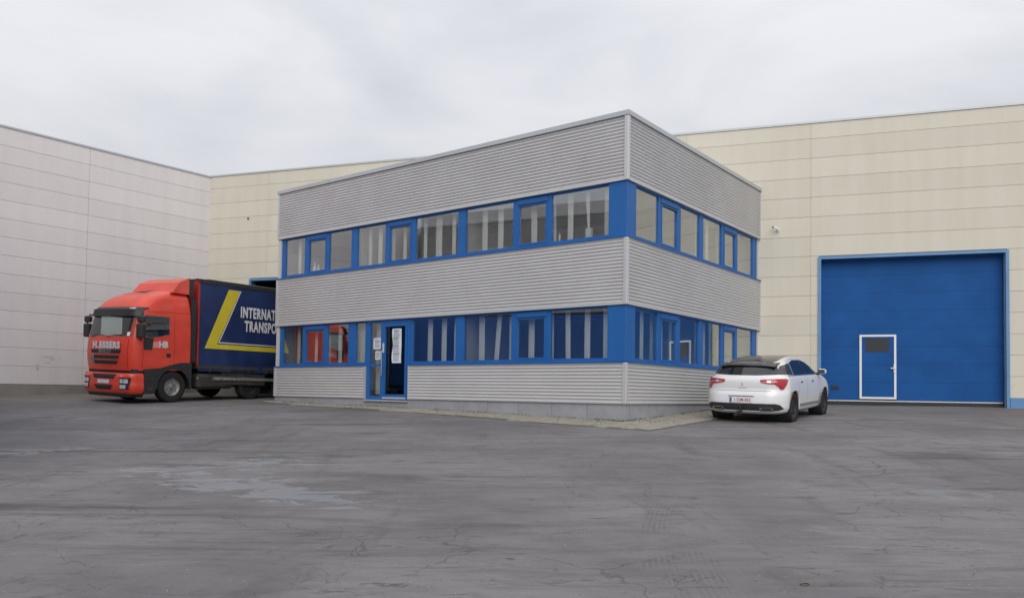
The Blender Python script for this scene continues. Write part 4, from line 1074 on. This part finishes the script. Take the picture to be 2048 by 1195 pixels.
# ------------------------------------------------------------------ bright blue trailer left of the frame: its side is mirrored in the lower front glazing
a2, b2 = Vector((-8.5, 11.3, 0)), Vector((-15.6, 20.0, 0)); dirn = (a2 - b2).normalized(); lft = Vector((-dirn.y, dirn.x, 0))
m2 = (a2 + b2) / 2; org = a2 - lft * 1.25
tr2 = empty('trailer', frame((org.x, org.y, gz(m2.x, m2.y) + 0.02), dirn, (0, 0, 1)))
tag(tr2, 'bright blue curtain-side trailer mirrored in the lower front office windows', 'trailer')
K = (b2 - a2).length
MB().box(-K, 0, -1.25, 1.25, 1.02, 1.14).build('floor_frame', 'grime', tr2)
MB().cbox(-0.06, 0, -1.25, 1.25, 1.14, 3.94, 0.012).build('front_bulkhead', 'blue', tr2)
MB().cbox(-K, -K + 0.06, -1.25, 1.25, 1.14, 3.94, 0.012).build('rear_doors', 'blue', tr2)
MB().box(-K + 0.07, -0.07, -1.22, 1.22, 3.90, 3.98).build('roof', 'grime', tr2)
for sg in (1, -1):
    MB().grid([[(-0.07 - (K - 0.14) * i / 50, sg * (1.235 + 0.01 * math.sin(i * 1.9)), z) for z in (0.94, 2.2, 3.9)] for i in range(51)]).build('curtain', 'tarp_bright', tr2, smooth=True, angle=180)
    MB().box(-K + 0.5, -0.5, sg * 1.19 - 0.02, sg * 1.19 + 0.02, 0.66, 0.76).build('side_guard', 'rim', tr2)
    for x in (-7.2, -8.5, -9.8): wheel(tr2, (x, sg * 1.04, 0.50), 0.50, 0.36, sg, 'grime', 0.56)
    MB().cbox(-2.6, -2.46, sg * 0.75 - 0.07, sg * 0.75 + 0.07, 0.0, 1.02, 0.01).build('landing_leg', 'grime', tr2)
    MB().box(-K, -0.3, sg * 0.5 - 0.06, sg * 0.5 + 0.06, 0.80, 1.02).build('chassis_rail', 'grime', tr2)

# ------------------------------------------------------------------ warehouse wing behind that trailer: mirrored in the upper front glazing
q3 = Vector((-14.2, 11.6, 0)); e3 = dirn * -1
wing = empty('neighbouring_warehouse', frame(q3 - e3 * 9.5, e3))
tag(wing, 'off-white panelled warehouse wall mirrored in the upper front office windows', 'warehouse')
MB().box(0, 18, 0.06, 6, -2.0, 8.4).build('wall', 'joint_grey', wing)
for k in range(15):
    for a in (0, 6, 12): MB().cbox(a + 0.004, a + 5.996, 0.0, 0.06, -0.6 + 0.6 * k + 0.006, -0.006 + 0.6 * (k + 1), 0.006).build('panel', 'offwhite', wing)
MB().box(-0.05, 18.05, -0.05, 6.05, 8.41, 8.48).build('parapet_trim', 'coping', wing)

# ------------------------------------------------------------------ white hatchback
PC = R(35); CF = Vector((math.sin(PC), math.cos(PC), 0)); CLf = Vector((-CF.y, CF.x, 0))
RRp = Vector((6.05, 17.0, 0)); AX = 0.84
co = RRp - CF * AX + CLf * 0.90
cmid = co + CF * (AX + 1.36)
mfr = gframe((cmid.x, cmid.y), CF) @ Matrix.Translation((-(AX + 1.36), 0, 0))
pv = Matrix.Translation((AX, -0.90, 0)); car = empty('car', mfr @ pv @ Matrix.Scale(0.94, 4) @ pv.inverted())
tag(car, 'white hatchback with black roof parked beside the office, seen from behind', 'car')
car_t = [(0.19, 0.24, 4.10, 0.72, .30, .50), (0.23, 0.10, 4.32, 0.84, .36, .60), (0.30, 0.03, 4.44, 0.895, .40, .66), (0.44, 0.00, 4.50, 0.920, .42, .70), (0.56, 0.01, 4.52, 0.932, .42, .70), (0.66, 0.03, 4.50, 0.936, .42, .70),
         (0.74, 0.07, 4.44, 0.934, .42, .68), (0.86, 0.07, 4.30, 0.925, .42, .64), (0.96, 0.08, 4.02, 0.908, .42, .60), (1.03, 0.12, 3.70, 0.880, .42, .55), (1.08, 0.18, 3.48, 0.835, .40, .50), (1.18, 0.28, 3.22, 0.785, .38, .48),
         (1.28, 0.40, 2.98, 0.735, .36, .46), (1.36, 0.62, 2.76, 0.685, .36, .46), (1.43, 0.95, 2.50, 0.615, .36, .44), (1.48, 1.32, 2.22, 0.520, .34, .40), (1.505, 1.62, 1.98, 0.36, .17, .17)]
zs = [0.19 + (1.505 - 0.19) * i / 44 for i in range(45)]
bodyme = loft_z(car_t, zs, 10, 0.10, 0.16).mesh('body', 'carpaint', True, 60)
body = link('body', bodyme, car)
# wheel arches cut out of the body
cutm = MB()
for x in (AX, AX + 2.727):
    for sg in (1, -1): cutm.cyl((x, sg * 0.60, 0.33), (x, sg * 1.3, 0.33), 0.385, n=40)
cutter = cutm.build('cutter', 'dark')
bpy.context.view_layer.update()
solid_b = bvh_of(bodyme)
cutter.matrix_world = car.matrix_world
md = body.modifiers.new('b', 'BOOLEAN'); md.operation = 'DIFFERENCE'; md.solver = 'EXACT'; md.object = cutter
bpy.context.view_layer.update()
nm = bpy.data.meshes.new_from_object(body.evaluated_get(bpy.context.evaluated_depsgraph_get()))
body.modifiers.clear(); bpy.data.objects.remove(cutter)
if len(nm.polygons) > 500: body.data = nm
for x in (AX, AX + 2.727):
    for sg in (1, -1):
        MB().cyl((x, sg * 0.60, 0.33), (x, sg * 0.905, 0.33), 0.380, n=40, cap=False).build('arch_liner', 'dark', car)
        MB().cyl((x, sg * 0.598, 0.33), (x, sg * 0.606, 0.33), 0.384, n=40).build('arch_liner', 'dark', car)
        wheel(car, (x, sg * 0.80, 0.335), 0.335, 0.225, sg, 'plastic', 0.70, spokes=7)
# rear glazing, roof and side glass
patch('rear_window', solid_b, [(-0.74, 1.085), (-0.3, 1.065), (0.3, 1.065), (0.74, 1.085), (0.62, 1.29), (-0.62, 1.29)], 'rear', 'darkglass', body, 0.006)
patch('roof_panel', solid_b, [(0.52, -0.50), (0.80, -0.54), (1.4, -0.50), (2.2, -0.46), (2.55, -0.44), (2.55, 0.44), (2.2, 0.46), (1.4, 0.50), (0.80, 0.54), (0.52, 0.50)], 'top', 'roofglass', body, 0.006, 0.08)
for sd_ in ('left', 'right'):
    patch('side_window', solid_b, [(1.02, 1.065), (3.05, 1.06), (2.55, 1.33), (2.1, 1.40), (1.5, 1.40), (1.10, 1.34)], sd_, 'darkglass', body, 0.006)
    patch('quarter_window', solid_b, [(0.24, 1.085), (0.98, 1.07), (1.05, 1.335), (0.80, 1.31), (0.50, 1.27), (0.36, 1.18)], sd_, 'roofglass', body, 0.006)
    patch('door_pillar', solid_b, [(1.86, 1.065), (1.92, 1.065), (1.90, 1.40), (1.84, 1.40)], sd_, 'dark', body, 0.010)
    patch('window_chrome', solid_b, [(0.55, 1.048), (3.3, 1.040), (3.3, 1.053), (0.55, 1.062)], sd_, 'chrome', body, 0.008)
    for poly in ([(1.86, 0.34), (1.868, 0.34), (1.868, 1.04), (1.86, 1.04)], [(2.95, 0.34), (2.958, 0.34), (2.958, 1.0), (2.95, 1.0)], [(1.22, 0.62), (1.228, 0.62), (1.10, 1.04), (1.09, 1.04)]):
        patch('panel_gap', solid_b, poly, sd_, 'seam', body, 0.002, 0.07)
    for x in (1.30, 2.25): patch('door_handle', solid_b, [(x, 0.88), (x + 0.18, 0.885), (x + 0.18, 0.915), (x, 0.91)], sd_, 'chrome', body, 0.016)
    patch('sill_trim', solid_b, [(1.30, 0.335), (3.10, 0.335), (3.10, 0.40), (1.30, 0.40)], sd_, 'chrome', body, 0.008)
for sg in (1, -1):
    # taillamp: slim inboard blade that drops into a point at the corner
    lamp = patch('taillamp', solid_b, [(sg * 0.40, 0.935), (sg * 0.40, 0.965), (sg * 0.60, 0.985), (sg * 0.86, 0.99), (sg * 0.895, 0.96), (sg * 0.885, 0.86), (sg * 0.845, 0.76), (sg * 0.80, 0.75), (sg * 0.765, 0.81), (sg * 0.70, 0.87), (sg * 0.56, 0.885), (sg * 0.43, 0.91)], 'rear', 'lamp_red', body, 0.016, 0.04)
    patch('reversing_lamp', solid_b, [(sg * 0.54, 0.91), (sg * 0.62, 0.905), (sg * 0.62, 0.945), (sg * 0.54, 0.945)], 'rear', 'lamp_clear', lamp, 0.022, 0.04)
    patch('lamp_strip', solid_b, [(sg * 0.45, 0.915), (sg * 0.54, 0.91), (sg * 0.54, 0.93), (sg * 0.45, 0.935)], 'rear', 'lamp_pink', lamp, 0.020, 0.04)
    patch('lamp_strip', solid_b, [(sg * 0.62, 0.915), (sg * 0.74, 0.912), (sg * 0.74, 0.935), (sg * 0.62, 0.935)], 'rear', 'lamp_pink', lamp, 0.020, 0.04)
    m_ = MB().cbox(2.92, 3.08, sg * 0.99 - 0.10, sg * 0.99 + 0.10, 1.05, 1.18, 0.04).build('door_mirror', 'carpaint', car)
    MB().box(2.95, 3.02, sg * 0.88 - 0.06, sg * 0.88 + 0.06, 1.03, 1.08).build('mirror_foot', 'plastic', m_)
    MB().box(2.912, 2.919, sg * 0.99 - 0.085, sg * 0.99 + 0.085, 1.065, 1.165).build('mirror_glass', 'cabglass', m_)
# roof spoiler
sp = [(0.24, 1.285), (0.27, 1.315), (0.62, 1.375), (0.66, 1.35), (0.42, 1.285)]
mb = MB(); n = len(sp); v = []
for y, k in ((-0.64, 0.06), (-0.4, 0.01), (0, 0.0), (0.4, 0.01), (0.64, 0.06)):
    v.append([(x + k, y, z - k * 0.5) for x, z in sp])
for a, b in zip(v, v[1:]): mb.add(a + b, [(i, (i + 1) % n, n + (i + 1) % n, n + i) for i in range(n)])
mb.add(v[0] + v[-1], [tuple(range(n)), tuple(range(n, 2 * n))[::-1]])
mb.build('spoiler', 'roofglass', car, smooth=True, angle=35)
patch('tailgate_seam', solid_b, [(-0.62, 0.715), (0.62, 0.715), (0.62, 0.724), (-0.62, 0.724)], 'rear', 'seam', body, 0.003)
patch('badge', solid_b, [(-0.03, 0.865), (0, 0.90), (0.03, 0.865), (0, 0.885)], 'rear', 'chrome', body, 0.010, 0.03)
patch('badge', solid_b, [(-0.03, 0.835), (0, 0.87), (0.03, 0.835), (0, 0.855)], 'rear', 'chrome', body, 0.010, 0.03)
patch('badge_line', solid_b, [(-0.11, 0.785), (0.09, 0.785), (0.09, 0.795), (-0.11, 0.795)], 'rear', 'chrome', body, 0.010, 0.05)
patch('plate_recess', solid_b, [(-0.36, 0.44), (0.36, 0.44), (0.30, 0.605), (-0.30, 0.605)], 'rear', 'carpaint', body, 0.006)
patch('plate_shadow_lip', solid_b, [(-0.29, 0.592), (0.29, 0.592), (0.28, 0.608), (-0.28, 0.608)], 'rear', 'plastic', body, 0.03)
plate = MB().cbox(-0.115, -0.103, -0.26, 0.26, 0.462, 0.580, 0.003).build('number_plate', 'white', car)
MB().box(-0.118, -0.1155, 0.21, 0.257, 0.466, 0.576).build('country_band', 'plate_blue', plate)
RM = lambda x, y, z: Matrix.Translation((x, y, z)) @ Matrix(((0, 0, -1, 0), (-1, 0, 0, 0), (0, 1, 0, 0), (0, 0, 0, 1)))
text_mesh('plate_characters', '1-DJM-862', 0.098, 'plate_ink', RM(-0.1165, -0.025, 0.519), plate, 0.88, 0.0015, 0.001)
patch('diffuser', solid_b, [(-0.78, 0.30), (-0.60, 0.275), (0.60, 0.275), (0.78, 0.30), (0.86, 0.335), (0.80, 0.42), (0.72, 0.445), (-0.72, 0.445), (-0.80, 0.42), (-0.86, 0.335)], 'rear', 'plastic', body, 0.008)
for sg in (1, -1):
    ex = patch('exhaust_trim', solid_b, [(sg * 0.40, 0.345), (sg * 0.44, 0.365), (sg * 0.64, 0.365), (sg * 0.70, 0.33), (sg * 0.64, 0.295), (sg * 0.46, 0.295)], 'rear', 'chrome', body, 0.020, 0.05)
    patch('exhaust_mouth', solid_b, [(sg * 0.43, 0.34), (sg * 0.46, 0.35), (sg * 0.62, 0.35), (sg * 0.665, 0.33), (sg * 0.62, 0.31), (sg * 0.48, 0.31)], 'rear', 'dark', ex, 0.026, 0.05)
patch('bumper_chrome', solid_b, [(-0.42, 0.275), (0.42, 0.275), (0.42, 0.295), (-0.42, 0.295)], 'rear', 'carpaint', body, 0.018)
mb = MB(); mb.tube([(0.3, 0, 0.30), (-0.02, 0, 0.26), (-0.15, 0, 0.27), (-0.17, 0, 0.36)], 0.020); mb.cyl((-0.17, 0, 0.36), (-0.17, 0, 0.41), 0.026, n=12); mb.box(-0.10, -0.07, 0.03, 0.12, 0.20, 0.26)
mb.build('tow_bar', 'grime', car, smooth=True)
mb = MB(); mb.box(0.35, 4.1, -0.62, 0.62, 0.16, 0.30); mb.cyl((AX, -0.75, 0.32), (AX, 0.75, 0.32), 0.05); mb.build('underbody', 'dark', car)
MB().tube([(0.30, -0.10, 1.075), (0.36, 0.10, 1.10), (0.38, 0.30, 1.115)], 0.006).build('rear_wiper', 'plastic', car)

# ------------------------------------------------------------------ grit and a leaf on the yard
mb = MB(); rng = random.Random(11)
for i in range(260):
    y = 4.3 + 13 * rng.random() ** 1.6; x = rng.uniform(-0.72, 0.72) * y; z = gz(x, y); r = rng.uniform(0.003, 0.008)
    a = [(x + r * math.cos(t + i), y + r * math.sin(t + i), z - 0.001) for t in (0, 2.1, 4.2)]
    mb.add(a + [(x, y, z + r * 0.8)], [(0, 1, 3), (1, 2, 3), (2, 0, 3)])
tag(mb.build('grit', 'stone'), 'loose pale grit scattered over the asphalt', 'grit', kind='stuff')
lx, ly = 1.98, 5.35; z = gz(lx, ly)
mb = MB(); P = []
for i in range(7):
    t = i / 6; w = 0.016 * math.sin(math.pi * (0.08 + 0.84 * t)); P.append([(lx + 0.06 * t - .03, ly - w, z + 0.012 + 0.012 * math.sin(3 * t)), (lx + 0.06 * t - .03, ly, z + 0.004 + 0.01 * math.sin(3 * t)), (lx + 0.06 * t - .03, ly + w, z + 0.016)])
mb.grid(P)
tag(mb.build('fallen_leaf', 'leaf', smooth=True), 'single curled brown leaf lying on the asphalt in the foreground', 'leaf')
